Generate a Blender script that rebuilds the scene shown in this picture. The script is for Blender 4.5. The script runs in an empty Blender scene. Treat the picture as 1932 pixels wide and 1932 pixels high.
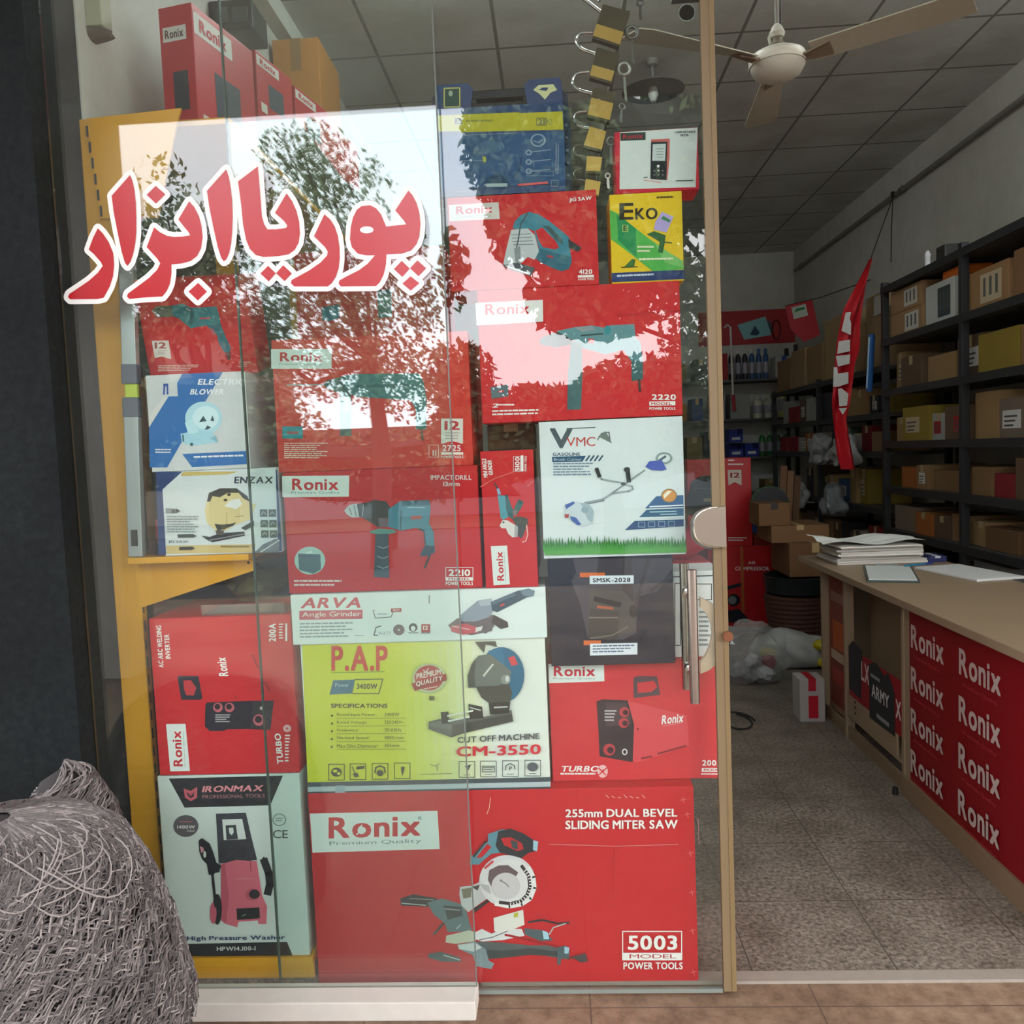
import bpy, bmesh, math, random
import numpy as np
from mathutils import Matrix, Vector
random.seed(7)
S = bpy.context.scene
COL = S.collection
# ------------------------------------------------------------------ camera
CF = Vector((-0.053380, 0.996119, -0.070049)); CF.normalize()
YAW, PITCH, ROLL, FPX = -5.3536e-2, -7.0106e-2, -4.10138e-2, 1588.7
CF = Vector((math.sin(YAW)*math.cos(PITCH), math.cos(YAW)*math.cos(PITCH), math.sin(PITCH)))
_r = CF.cross(Vector((0, 0, 1))); _r.normalize(); _u = _r.cross(CF)
CR = _r*math.cos(ROLL) + _u*math.sin(ROLL); CU = -_r*math.sin(ROLL) + _u*math.cos(ROLL)
CAM = Vector((0, -2.205, 1.45))
cd = bpy.data.cameras.new('camera'); cam = bpy.data.objects.new('camera', cd); COL.objects.link(cam)
cd.sensor_width = 36; cd.lens = FPX/1932*36; cd.clip_start = .05; cd.clip_end = 300
mw = Matrix.Identity(4)
for i in range(3):
    mw[i][0] = CR[i]; mw[i][1] = CU[i]; mw[i][2] = -CF[i]; mw[i][3] = CAM[i]
cam.matrix_world = mw
S.camera = cam
# ------------------------------------------------------------------ world and exposure
SKY = 9.0; FILL_LAMP = 92.0
w = bpy.data.worlds.new('overcast_sky'); S.world = w; w.use_nodes = True
nt = w.node_tree; bg = nt.nodes['Background']
tc = nt.nodes.new('ShaderNodeTexCoord'); ns = nt.nodes.new('ShaderNodeTexNoise'); ns.inputs['Scale'].default_value = 1.6; ns.inputs['Detail'].default_value = 4
rp = nt.nodes.new('ShaderNodeValToRGB'); rp.color_ramp.elements[0].color = (.78, .83, .93, 1); rp.color_ramp.elements[1].color = (1, .96, .95, 1)
rp.color_ramp.elements[0].position = .35; rp.color_ramp.elements[1].position = .65
nt.links.new(tc.outputs['Generated'], ns.inputs['Vector']); nt.links.new(ns.outputs['Fac'], rp.inputs['Fac']); nt.links.new(rp.outputs['Color'], bg.inputs['Color'])
bg.inputs['Strength'].default_value = SKY
vs = S.view_settings; vs.view_transform = 'Standard'; vs.look = 'None'; vs.gamma = 1; vs.use_curve_mapping = False; vs.exposure = 0.0
FZ = -0.03                                    # shop floor level
H_C = 3.6; XL, XR, YB = -1.27, 2.79, 7.7      # ceiling height, side walls, back wall

# ------------------------------------------------------------------ helpers: views of the plane geometry
def ray(x, y): return CF + CR*((x-966)/FPX) - CU*((y-966)/FPX)
def PY(x, y, Y): d = ray(x, y); return CAM + d*((Y-CAM.y)/d.y)
def PZ(x, y, Z): d = ray(x, y); return CAM + d*((Z-CAM.z)/d.z)
def PX(x, y, X): d = ray(x, y); return CAM + d*((X-CAM.x)/d.x)

# ------------------------------------------------------------------ materials
def lin(h):
    h = h.lstrip('#'); o = []
    for i in (0, 2, 4):
        c = int(h[i:i+2], 16)/255; o.append(c/12.92 if c <= .04045 else ((c+.055)/1.055)**2.4)
    return (*o, 1)
MC = {}
def M(h, rough=.5, metal=0.0, var=.06, scale=9.0, bump=0.0, spec=.4):
    k = (h, rough, metal, var, scale, bump, spec)
    if k in MC: return MC[k]
    m = bpy.data.materials.new('mat_'+h+('_metal' if metal else '')); m.use_nodes = True
    t = m.node_tree; b = t.nodes['Principled BSDF']
    c = lin(h); b.inputs['Roughness'].default_value = rough; b.inputs['Metallic'].default_value = metal
    b.inputs['Specular IOR Level'].default_value = spec
    b.inputs['Base Color'].default_value = c
    if var or bump:
        tx = t.nodes.new('ShaderNodeTexCoord'); n = t.nodes.new('ShaderNodeTexNoise'); n.inputs['Scale'].default_value = scale; n.inputs['Detail'].default_value = 3
        t.links.new(tx.outputs['Object'], n.inputs['Vector'])
        if var:
            mx = t.nodes.new('ShaderNodeMix'); mx.data_type = 'RGBA'
            mx.inputs[6].default_value = tuple(max(0, v*(1-var)) for v in c[:3])+(1,)
            mx.inputs[7].default_value = tuple(min(1, v*(1+var)) for v in c[:3])+(1,)
            t.links.new(n.outputs['Fac'], mx.inputs[0]); t.links.new(mx.outputs[2], b.inputs['Base Color'])
        if bump:
            bp = t.nodes.new('ShaderNodeBump'); bp.inputs['Strength'].default_value = bump; bp.inputs['Distance'].default_value = .01
            t.links.new(n.outputs['Fac'], bp.inputs['Height']); t.links.new(bp.outputs['Normal'], b.inputs['Normal'])
    MC[k] = m; return m
def glass_mat(name, tint, ior, haze=0.0):
    m = bpy.data.materials.new(name); m.use_nodes = True; t = m.node_tree
    for n in list(t.nodes): t.nodes.remove(n)
    out = t.nodes.new('ShaderNodeOutputMaterial'); tr = t.nodes.new('ShaderNodeBsdfTransparent'); gl = t.nodes.new('ShaderNodeBsdfGlossy')
    tr.inputs['Color'].default_value = (*tint, 1); gl.inputs['Roughness'].default_value = 0.0; gl.inputs['Color'].default_value = (1, 1, 1, 1)
    fr = t.nodes.new('ShaderNodeFresnel'); ge = t.nodes.new('ShaderNodeNewGeometry')
    ma = t.nodes.new('ShaderNodeMix'); ma.data_type = 'FLOAT'; ma.inputs[2].default_value = ior; ma.inputs[3].default_value = 1/ior
    t.links.new(ge.outputs['Backfacing'], ma.inputs[0]); t.links.new(ma.outputs[0], fr.inputs['IOR'])
    mx = t.nodes.new('ShaderNodeMixShader')
    t.links.new(fr.outputs[0], mx.inputs[0]); t.links.new(tr.outputs[0], mx.inputs[1]); t.links.new(gl.outputs[0], mx.inputs[2])
    last = mx
    if haze:
        df = t.nodes.new('ShaderNodeBsdfDiffuse'); df.inputs['Color'].default_value = (.8, .82, .8, 1)
        m2 = t.nodes.new('ShaderNodeMixShader'); m2.inputs[0].default_value = haze
        t.links.new(mx.outputs[0], m2.inputs[1]); t.links.new(df.outputs[0], m2.inputs[2]); last = m2
    t.links.new(last.outputs[0], out.inputs['Surface'])
    return m
# ------------------------------------------------------------------ helpers: meshes
def mesh_obj(name, verts, faces, mats, fm=None, parent=None, loc=None, smooth=False):
    me = bpy.data.meshes.new(name); me.from_pydata([tuple(v) for v in verts], [], faces)
    for m in (mats if isinstance(mats, (list, tuple)) else [mats]): me.materials.append(m)
    if fm: me.polygons.foreach_set('material_index', fm)
    if smooth: me.polygons.foreach_set('use_smooth', [True]*len(me.polygons))
    me.update()
    o = bpy.data.objects.new(name, me); COL.objects.link(o)
    if parent: o.parent = parent
    if loc is not None: o.location = loc
    return o
def tag(o, label, cat, group=None, kind=None):
    o['label'] = label; o['category'] = cat
    if group: o['group'] = group
    if kind: o['kind'] = kind
    return o
def empty(name, loc=(0, 0, 0), rz=0):
    o = bpy.data.objects.new(name, None); COL.objects.link(o); o.location = loc; o.rotation_euler.z = rz; o.empty_display_size = .1; return o
class MB:                                     # collects shapes of one mesh
    def __init__(s): s.v = []; s.f = []; s.m = []; s.mats = []
    def mi(s, m):
        if m not in s.mats: s.mats.append(m)
        return s.mats.index(m)
    def add(s, vs, fs, m):
        b = len(s.v); s.v += [tuple(v) for v in vs]; k = s.mi(m)
        for f in fs: s.f.append([b+i for i in f]); s.m.append(k)
    def box(s, x0, x1, y0, y1, z0, z1, m, bev=0.0):
        bm = bmesh.new(); bmesh.ops.create_cube(bm, size=1)
        for v in bm.verts: v.co = Vector((x0+(v.co.x+.5)*(x1-x0), y0+(v.co.y+.5)*(y1-y0), z0+(v.co.z+.5)*(z1-z0)))
        if bev: bmesh.ops.bevel(bm, geom=bm.edges[:], offset=bev, segments=2, affect='EDGES', profile=.6)
        bm.verts.index_update()
        s.add([v.co[:] for v in bm.verts], [[v.index for v in f.verts] for f in bm.faces], m); bm.free()
    def lathe(s, prof, m, c=(0, 0, 0), n=20, axis='z'):
        vs = []; fs = []
        for r, z in prof:
            for k in range(n):
                a = 2*math.pi*k/n; p = (r*math.cos(a), r*math.sin(a), z)
                if axis == 'y': p = (p[0], p[2], p[1])
                if axis == 'x': p = (p[2], p[0], p[1])
                vs.append((c[0]+p[0], c[1]+p[1], c[2]+p[2]))
        for i in range(len(prof)-1):
            for k in range(n): fs.append([i*n+k, i*n+(k+1) % n, (i+1)*n+(k+1) % n, (i+1)*n+k])
        fs.append(list(range(n))[::-1]); fs.append([(len(prof)-1)*n+k for k in range(n)])
        s.add(vs, fs, m)
    def tube(s, pts, r, m, n=8, closed=False):
        pts = [Vector(p) for p in pts]; N = len(pts); vs = []; up = None
        for i, p in enumerate(pts):
            a = pts[(i-1) % N] if closed else pts[max(i-1, 0)]; b = pts[(i+1) % N] if closed else pts[min(i+1, N-1)]
            d = (b-a).normalized() if (b-a).length > 1e-9 else Vector((0, 0, 1))
            if up is None: up = d.orthogonal().normalized()
            up = (up - d*up.dot(d)); up = up.normalized() if up.length > 1e-6 else d.orthogonal().normalized()
            sd = d.cross(up); rr = r[i] if isinstance(r, (list, tuple)) else r
            for k in range(n): t = 2*math.pi*k/n; vs.append(p+up*(rr*math.cos(t))+sd*(rr*math.sin(t)))
        fs = []
        for i in range(N if closed else N-1):
            j = (i+1) % N
            for k in range(n): fs.append([i*n+k, i*n+(k+1) % n, j*n+(k+1) % n, j*n+k])
        if not closed: fs.append(list(range(n))[::-1]); fs.append([(N-1)*n+k for k in range(n)])
        s.add(vs, fs, m)
    def extr(s, poly, y0, y1, m, axis='y'):    # polygon in x,z pushed along y
        n = len(poly); mk = (lambda p, t: (p[0], t, p[1])) if axis == 'y' else ((lambda p, t: (t, p[0], p[1])) if axis == 'x' else (lambda p, t: (p[0], p[1], t)))
        vs = [mk(p, y0) for p in poly]+[mk(p, y1) for p in poly]
        s.add(vs, [list(range(n)), list(range(n, 2*n))[::-1]]+[[i, (i+1) % n, n+(i+1) % n, n+i] for i in range(n)], m)
    def blob(s, c, r, m, amp=.25, sub=3, seed=0, fl=1.0):
        bm = bmesh.new(); bmesh.ops.create_icosphere(bm, subdivisions=sub, radius=1); rn = random.Random(seed)
        ws = [(Vector((rn.uniform(-1, 1), rn.uniform(-1, 1), rn.uniform(-1, 1))).normalized(), rn.uniform(2, 7), rn.uniform(0, 6), rn.uniform(.3, 1)) for _ in range(9)]
        bm.verts.index_update(); vs = []
        for v in bm.verts:
            d = v.co.normalized(); k = 1+amp*sum(a*math.sin(f*d.dot(w_)*1.6+p) for w_, f, p, a in ws)/3
            p = Vector((d.x*r[0]*k, d.y*r[1]*k, d.z*r[2]*k)); p.z = max(p.z, -r[2]*fl); vs.append(Vector(c)+p)
        s.add(vs, [[v.index for v in f.verts] for f in bm.faces], m); bm.free()
    def build(s, name, parent=None, loc=None, smooth=False):
        o = mesh_obj(name, s.v, s.f, s.mats, s.m, parent, loc)
        if smooth:
            o.data.polygons.foreach_set('use_smooth', [True]*len(o.data.polygons))
            if hasattr(o.data, 'set_sharp_from_angle'): o.data.set_sharp_from_angle(angle=math.radians(40))
        return o
# ------------------------------------------------------------------ lettering: outlines of the built-in font, one mesh per character
GL = {}
def load_glyphs():
    chars = sorted(set("ABCDEFGHIJKLMNOPQRSTUVWXYZabcdefghijklmnopqrstuvwxyz0123456789-.:/~&"))
    tmp = []
    for bold in (0,):
        for c in chars:
            cu = bpy.data.curves.new('g', 'FONT'); cu.body = c; cu.resolution_u = 3; cu.fill_mode = 'FRONT'
            o = bpy.data.objects.new('g', cu); COL.objects.link(o); tmp.append((c, bold, o))
    bpy.context.view_layer.update(); dg = bpy.context.evaluated_depsgraph_get()
    for c, b, o in tmp:
        me = bpy.data.meshes.new_from_object(o.evaluated_get(dg))
        GL[c] = ([v.co[:2] for v in me.vertices], [list(p.vertices) for p in me.polygons]); bpy.data.meshes.remove(me)
    for c, b, o in tmp: cu = o.data; bpy.data.objects.remove(o); bpy.data.curves.remove(cu)
load_glyphs()
def text_geo(t, bold=0, gap=.075):
    """Letter outlines; bold letters get their weight from shifted copies, stacked a hair apart (third number)."""
    x = 0; V = []; F = []
    for c in t:
        if c == ' ' or c not in GL or not GL[c][0]: x += .27; continue
        vs, fs = GL[c]; x0 = min(v[0] for v in vs); x1 = max(v[0] for v in vs); w_ = .026 if bold else 0
        for k, (dx, dz) in enumerate(((0, 0), (-1, -.7), (1, -.7), (-1, .7), (1, .7)) if bold else ((0, 0),)):
            b = len(V); V += [(v[0]-x0+x+dx*w_, v[1]+dz*w_, k) for v in vs]; F += [[b+i for i in f] for f in fs]
        x += x1-x0+gap+w_*2
    return V, F
# ------------------------------------------------------------------ printed artwork: thin ink layers lying on a thing's front plane
INK = {}
def ink(h): return M(h, .5, 0, 0.0, 9, 0, .2)
class Art:
    """Ink shapes on the plane local y=0 of `o`; fr = (x, y, scale) of the drawing grid the numbers are read in."""
    def __init__(s, o, fr=(0, 0, 1)): s.o = o; s.fr = fr; s.inv = o.matrix_basis.inverted(); s.mb = MB(); s.k = o.get('_k', 0)
    def px(s, x, y): return s.fr[0]+x*s.fr[2], s.fr[1]+y*s.fr[2]
    def lp(s, x, y):
        d = s.inv.to_3x3() @ ray(*s.px(x, y)); c = s.inv @ CAM; t = -c.y/d.y; return (c.x+d.x*t, c.z+d.z*t)
    def lay(s, pts, faces, col):
        s.k += 1; y = -.0003-.00008*s.k
        a, b = pts[faces[0][0]], pts[faces[0][1]]
        s.mb.add([(p[0], y-(1.2e-5*p[2] if len(p) > 2 else 0), p[1]) for p in pts], faces, ink(col) if isinstance(col, str) else col)
    def P(s, col, *n):
        pts = [s.lp(n[i], n[i+1]) for i in range(0, len(n), 2)]; s.lay(pts, [list(range(len(pts)))], col); return s
    def R(s, col, x0, y0, x1, y1, sl=0.0): return s.P(col, x0, y0, x1, y0+sl*(x1-x0), x1, y1+sl*(x1-x0), x0, y1)
    def E(s, col, cx, cy, rx, ry, n=26):
        q = []
        for i in range(n): a = 2*math.pi*i/n; q += [cx+rx*math.cos(a), cy+ry*math.sin(a)]
        return s.P(col, *q)
    def L(s, col, wd, *n):
        V = []; F = []; p = [(n[i], n[i+1]) for i in range(0, len(n), 2)]; h = wd/2
        for (ax, ay), (bx, by) in zip(p, p[1:]):
            dx, dy = bx-ax, by-ay; l = math.hypot(dx, dy) or 1; ux, uy = -dy/l*h, dx/l*h; ex, ey = dx/l*h*.5, dy/l*h*.5; b = len(V)
            V += [s.lp(ax+ux-ex, ay+uy-ey), s.lp(bx+ux+ex, by+uy+ey), s.lp(bx-ux+ex, by-uy+ey), s.lp(ax-ux-ex, ay-uy-ey)]; F.append([b, b+1, b+2, b+3])
        s.lay(V, F, col); return s
    def O(s, col, wd, x0, y0, x1, y1, sl=0.0):
        e = sl*(x1-x0); return s.L(col, wd, x0, y0, x1, y0+e, x1, y1+e, x0, y1, x0, y0)
    def T(s, col, t, x0, y0, x1, y1, bold=1, rot=0, sl=0.0, it=0.0):
        V, F = text_geo(t, bold)
        if not V: return s
        ax = min(v[0] for v in V); bx = max(v[0] for v in V); ay = min(v[1] for v in V); by = max(v[1] for v in V); Q = []
        for v in V:
            u = (v[0]-ax)/(bx-ax); w_ = (v[1]-ay)/max(by-ay, .01); 
            if rot == 90: X = x1-w_*(x1-x0)+sl*(y1-y0)*u; Y = y1-u*(y1-y0)
            elif rot == -90: X = x0+w_*(x1-x0); Y = y0+u*(y1-y0)
            else: X = x0+u*(x1-x0)+it*w_*(y1-y0); Y = y1-w_*(y1-y0)+sl*(X-x0)
            Q.append((*s.lp(X, Y), v[2]))
        s.lay(Q, F, col); return s
    def Wd(s, col, x0, y0, x1, y1, n=3, sl=0.0, rot=0):      # lines of print too small to read
        rn = random.Random(int(x0*7+y0)); V = []; F = []
        L_ = (y1-y0)/n
        for i in range(n):
            y = y0+L_*i; x = x0; end = x1-(x1-x0)*rn.uniform(0, .3)*(i > 0)
            while x < end-1:
                wl = min(rn.uniform(.06, .16)*(x1-x0), end-x); b = len(V)
                for X, Y in ((x, y), (x+wl*.88, y), (x+wl*.88, y+L_*.45), (x, y+L_*.45)):
                    V.append(s.lp(X, Y+sl*(X-x0)))
                F.append([b, b+1, b+2, b+3]); x += wl
        s.lay(V, F, col); return s
    def done(s, name, label=None):
        o = s.mb.build(name, s.o); s.o['_k'] = s.k
        if label: o['label'] = label
        s.mb = MB(); return o
def ronix(o, fr, panel, tx, sub=None, panel_col='dfe4e1', red='c8232f', rot=0, sl=0.0, name='brand_label'):
    a = Art(o, fr); a.P(panel_col, *panel); a.T(red, 'Ronix', *tx, bold=1, rot=rot, sl=sl)
    if sub: a.T('7d8a8c', 'Premium Quality', *sub, bold=0, rot=rot, sl=sl)
    return a.done(name, 'white label with red lettering')
def model_block(a, num, x0, y0, x1, y1, sl=0.0, frame=True, col='efe9e6'):
    h = y1-y0
    if frame: a.O(col, max(1.2, h*.035), x0, y0, x1, y0+h*.72, sl)
    a.T(col, num, x0+(x1-x0)*.1, y0+h*.1, x1-(x1-x0)*.1, y0+h*.48, sl=sl)
    a.R(col, x0, y0+h*.55, x1, y0+h*.73, sl); a.T('b03038', 'MODEL', x0+(x1-x0)*.1, y0+h*.585, x1-(x1-x0)*.1, y0+h*.7, sl=sl)
    a.T(col, 'POWER TOOLS', x0, y0+h*.79, x1, y1, sl=sl)
def carton(name, label, q, Y, depth, col, z=None, cat='tool box', tilt=0.0, yaw=0.0, group='boxed tools stacked in the shop window', xs=None, top=None, rough=.5):
    """A printed carton; q = its front corners as seen (TL, TR, BR, BL), Y = distance of its front behind the glass."""
    P = [PY(x, y, Y) for x, y in q]
    x0 = (P[0].x+P[3].x)/2; x1 = (P[1].x+P[2].x)/2; z0 = (P[2].z+P[3].z)/2; z1 = (P[0].z+P[1].z)/2
    if xs: x0, x1 = xs
    if z: z0, z1 = z
    w_, h_ = x1-x0, z1-z0
    mb = MB(); mb.box(-w_/2, w_/2, 0, depth, 0, h_, M(col, rough, 0, .05, 6, 0, .2), .0025)
    if top: mb.box(-w_/2+.004, w_/2-.004, .004, depth-.004, h_-.0012, h_+.0006, M(top, .6))
    o = mb.build(name); o.matrix_basis = Matrix.Translation(((x0+x1)/2, Y, z0)) @ Matrix.Rotation(yaw, 4, 'Z') @ Matrix.Rotation(tilt, 4, 'X')
    tag(o, label, cat, group); return o
# ------------------------------------------------------------------ the setting
def struct(o, label=None):
    o['kind'] = 'structure'
    if label: o['label'] = label
    return o
def floor_mat(name, c1, c2, c3, scale, rough, grid=None, off=(0, 0)):
    m = bpy.data.materials.new(name); m.use_nodes = True; t = m.node_tree; b = t.nodes['Principled BSDF']; b.inputs['Roughness'].default_value = rough
    tx = t.nodes.new('ShaderNodeTexCoord'); n1 = t.nodes.new('ShaderNodeTexNoise'); n1.inputs['Scale'].default_value = scale; n1.inputs['Detail'].default_value = 5; n1.inputs['Roughness'].default_value = .7
    n2 = t.nodes.new('ShaderNodeTexNoise'); n2.inputs['Scale'].default_value = scale/14; n2.inputs['Detail'].default_value = 4
    r = t.nodes.new('ShaderNodeValToRGB'); e = r.color_ramp.elements; e[0].color = lin(c1); e[1].color = lin(c2); e[0].position = .34; e[1].position = .66
    mx = t.nodes.new('ShaderNodeMix'); mx.data_type = 'RGBA'; mx.blend_type = 'MULTIPLY'; mx.inputs[0].default_value = .55
    r2 = t.nodes.new('ShaderNodeValToRGB'); r2.color_ramp.elements[0].color = lin(c3); r2.color_ramp.elements[1].color = (1, 1, 1, 1); r2.color_ramp.elements[0].position = .36; r2.color_ramp.elements[1].position = .6
    for n in (n1, n2): t.links.new(tx.outputs['Object'], n.inputs['Vector'])
    t.links.new(n1.outputs['Fac'], r.inputs['Fac']); t.links.new(n2.outputs['Fac'], r2.inputs['Fac'])
    t.links.new(r.outputs['Color'], mx.inputs[6]); t.links.new(r2.outputs['Color'], mx.inputs[7]); src = mx.outputs[2]
    if grid:
        gx, gy, gw, gc = grid; mp = t.nodes.new('ShaderNodeMapping'); mp.inputs['Location'].default_value = (-off[0], -off[1], 0)
        t.links.new(tx.outputs['Object'], mp.inputs['Vector']); sx = t.nodes.new('ShaderNodeSeparateXYZ'); t.links.new(mp.outputs['Vector'], sx.inputs[0]); ms = []
        for o_, g in (('X', gx), ('Y', gy)):
            d = t.nodes.new('ShaderNodeMath'); d.operation = 'WRAP'; d.inputs[1].default_value = g/2; d.inputs[2].default_value = -g/2; t.links.new(sx.outputs[o_], d.inputs[0])
            a = t.nodes.new('ShaderNodeMath'); a.operation = 'ABSOLUTE'; t.links.new(d.outputs[0], a.inputs[0])
            l = t.nodes.new('ShaderNodeMath'); l.operation = 'LESS_THAN'; l.inputs[1].default_value = gw/2; t.links.new(a.outputs[0], l.inputs[0]); ms.append(l)
        mm = t.nodes.new('ShaderNodeMath'); mm.operation = 'MAXIMUM'; t.links.new(ms[0].outputs[0], mm.inputs[0]); t.links.new(ms[1].outputs[0], mm.inputs[1])
        m3 = t.nodes.new('ShaderNodeMix'); m3.data_type = 'RGBA'; m3.inputs[7].default_value = lin(gc)
        t.links.new(mm.outputs[0], m3.inputs[0]); t.links.new(src, m3.inputs[6]); src = m3.outputs[2]
    t.links.new(src, b.inputs['Base Color']); return m
terr = floor_mat('terrazzo', '4e4841', '9c9285', 'a8a098', 70, .45, (.4, .4, .004, '4c4842'), (.1, .06))
pave = floor_mat('street_tile', '745c49', '98806a', '7a6656', 22, .6, (.6, .6, .004, '5c4a3e'), (.04, -.05))
ceilm = floor_mat('ceiling_tile', 'd0d4d2', 'd8dcda', 'd4d0c8', 30, .8, (.643, .61, .018, '84867f'), (PZ(1427, 0, H_C).x, PZ(1380, 155, H_C).y))
plaster = floor_mat('wall_plaster', 'c8c8c2', 'd2d2cc', 'd0ccc2', 8, .85)
granite = floor_mat('dark_granite', '121618', '1e2324', 'a0a0a0', 40, .7)
granite.node_tree.nodes['Principled BSDF'].inputs['Specular IOR Level'].default_value = .12
conc = floor_mat('concrete', 'a09c94', 'b0aca4', 'a8a49c', 9, .85)
def slab(name, x0, x1, y0, y1, z0, z1, m, label=None, bev=0):
    mb = MB(); mb.box(x0, x1, y0, y1, z0, z1, m, bev); return struct(mb.build(name), label)
slab('floor', XL-.2, XR+.2, .09, YB+.2, FZ-.2, FZ, terr)
slab('ceiling', XL-.2, XR+.2, .02, YB+.2, H_C, H_C+.12, ceilm)
slab('wall_left', XL-.15, XL, .14, YB, FZ, H_C, plaster)
slab('wall_right', XR, XR+.15, .14, YB, FZ, H_C, plaster)
slab('wall_back', XL-.15, XR+.15, YB, YB+.15, FZ, H_C, plaster)
slab('wall_front', -4.5, 5.5, -.12, .02, 3.12, 4.2, conc)
slab('trim_4', XL, XL+.07, .14, YB, H_C-.1, H_C, plaster)
slab('pillar', -2.6, XL-.005, -.1, .14, FZ-.02, 3.12, granite)['label'] = 'dark granite pillar at the left of the shop window'
slab('pillar', XR, 5.5, -.1, .14, FZ-.02, 3.12, granite)['label'] = 'dark granite pillar beyond the right of the doorway'
slab('trim_1', XL+.02, -.262, -.1, -.012, FZ-.006, .016, M('cdc8c0', .45, 0, .08, 20), 'white marble sill under the fixed window pane', .004)
slab('trim_2', -.2605, XR, .045, .09, FZ-.02, FZ+.003, M('9a9288', .5, 0, .12, 30), 'pale worn stone threshold of the doorway')
slab('pavement', -14, 16, -7.0, .045, FZ-.25, FZ-.006, pave)
slab('road', -40, 40, -16, -7.0, FZ-.4, FZ-.12, floor_mat('asphalt', '2e2e30', '48484a', '909090', 60, .8))
slab('ground', -60, 60, -60, -16, FZ-.4, FZ-.1, floor_mat('verge', '3a4230', '5a5c48', '909090', 10, .9))
# fluorescent battens added out of view to brighten the shop interior
FILL_TUBE = bpy.data.materials.new('fill_tube_glow'); FILL_TUBE.use_nodes = True; _b = FILL_TUBE.node_tree.nodes['Principled BSDF']; _b.inputs['Emission Color'].default_value = (.93, 1, .97, 1); _b.inputs['Emission Strength'].default_value = FILL_LAMP
# arcade roof over the pavement: its front edge bounds the sky mirrored in the glass
def MIR(x, y, dist):                          # where a reflection seen at (x, y) in the glass really stands, dist in front of the shop
    d = ray(x, y); t = (2.205+dist)/d.y; return Vector((d.x*t, -dist, 1.45+d.z*t))
AR = 4.0; az = MIR(520, 225, AR).z
slab('canopy', -9, 9, -AR, -.12, az, az+.35, conc, 'concrete arcade roof above the pavement')
slab('column', -4.2, MIR(234, 260, AR).x, -AR, -AR+.4, FZ-.02, az, conc, 'concrete column at the left of the arcade')
slab('column', 5.0, 5.6, -AR, -AR+.4, FZ-.02, az, conc, 'concrete column at the right of the arcade')
# ------------------------------------------------------------------ window pane and sliding door
G1 = glass_mat('window_glass', (.93, .97, .955), 1.50, .010); G2 = glass_mat('door_glass', (.93, .97, .955), 1.50, .003)
mb = MB(); mb.box(XL, -.266, -.036, -.028, .016, 3.12, G1); struct(mb.build('window_1'), 'fixed shop window pane with red lettering')
DX0, DX1 = -.815, .436
mb = MB(); mb.box(DX0, DX1-.012, 0, .01, FZ+.012, 3.12, G2); door = struct(mb.build('door_1'), 'sliding glass door behind the fixed pane')
mb = MB(); wood = M('7c6848', .45, 0, .12, 3)
mb.box(DX1-.013, DX1+.0, -.006, .034, FZ+.006, 3.1, wood, .002); mb.box(DX1-.034, DX1-.013, -.004, -.0004, FZ+.006, 3.1, M('7c6a50', .4, 0, .1, 3)); mb.box(DX1-.034, DX1-.013, .0104, .014, FZ+.006, 3.1, M('7c6a50', .4, 0, .1, 3))
mb.build('edge_strip', door)['label'] = 'pale brass coloured edge strip'
mb = MB(); pl = M('8f8a7c', .3); mb.box(DX0, DX1-.036, .0, .01, FZ+.0, FZ+.0115, M('7e8680', .3)); mb.build('bottom_seal', door)
steel = M('aaa39c', .22, 1.0, .05, 5); satin = M('958a7e', .45, .7, .06, 8)
edge = M('3c4a44', .3)
mb = MB(); mb.box(DX0-.004, DX0, 0, .01, FZ+.012, 3.12, edge); mb.build('pane_edge', door)
mb = MB(); mb.box(-.2658, -.2628, -.036, -.028, .0165, 3.12, M('6a6f6a', .3)); mb.build('pane_edge', bpy.data.objects['window_1'])
# D shaped corner lock
def dshape(x0, y0, x1, y1, Y, n=18):
    a = PY(x0, y0, Y); b = PY(x1, y1, Y); cz = (a.z+b.z)/2; r = abs(a.z-b.z)/2; out = [(b.x, cz+r), (b.x, cz-r)]; rx = b.x-a.x
    sg = lambda v: math.copysign(abs(v)**.75, v)
    return [(b.x, cz-r)]+[(b.x-rx*sg(math.sin(math.pi*k/n)), cz-r*sg(math.cos(math.pi*k/n))) for k in range(1, n)]+[(b.x, cz+r)]
lk = dshape(1308, 958, 1371, 1032, -.03); mb = MB(); mb.extr(lk, -.030, -.0005, satin)
lo = MB(); mb2 = [(x, -.0302, z) for x, z in lk]; mb.tube(mb2[1:-1], .0022, M('efe9df', .2, 1.0), 6); lock = mb.build('lock_case', door)
mb = MB(); mb.extr(dshape(1302, 956, 1366, 1036, .03), .0105, .04, satin); mb.build('lock_case', door)['label'] = 'inner half of the corner lock'
hb = MB(); a = PY(1306, 1075, -.065); b = PY(1310, 1326, -.065); hx = (a.x+b.x)/2
hb.lathe([(0, b.z), (.0125, b.z), (.0125, a.z), (0, a.z)], steel, (hx, -.065, 0), 22); 
hd = hb.build('pull_handle', door, smooth=True)
for zz in (a.z-.07, b.z+.07): hb = MB(); hb.lathe([(0, -.053), (.008, -.053), (.008, -.006), (.014, -.004), (.014, -.0005), (0, -.0005)], steel, (hx, 0, zz), 14, 'y'); hb.build('standoff', hd, smooth=True)
hb = MB(); hb.lathe([(0, b.z), (.0125, b.z), (.0125, a.z), (0, a.z)], steel, (hx, .062, 0), 22)
hd = hb.build('pull_handle', door, smooth=True); hd['label'] = 'inner bar of the handle pair'
for zz in (a.z-.07, b.z+.07): hb = MB(); hb.lathe([(0, .0105), (.014, .0105), (.014, .013), (.008, .015), (.008, .05), (0, .05)], steel, (hx, 0, zz), 14, 'y'); hb.build('standoff', hd, smooth=True)
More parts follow.
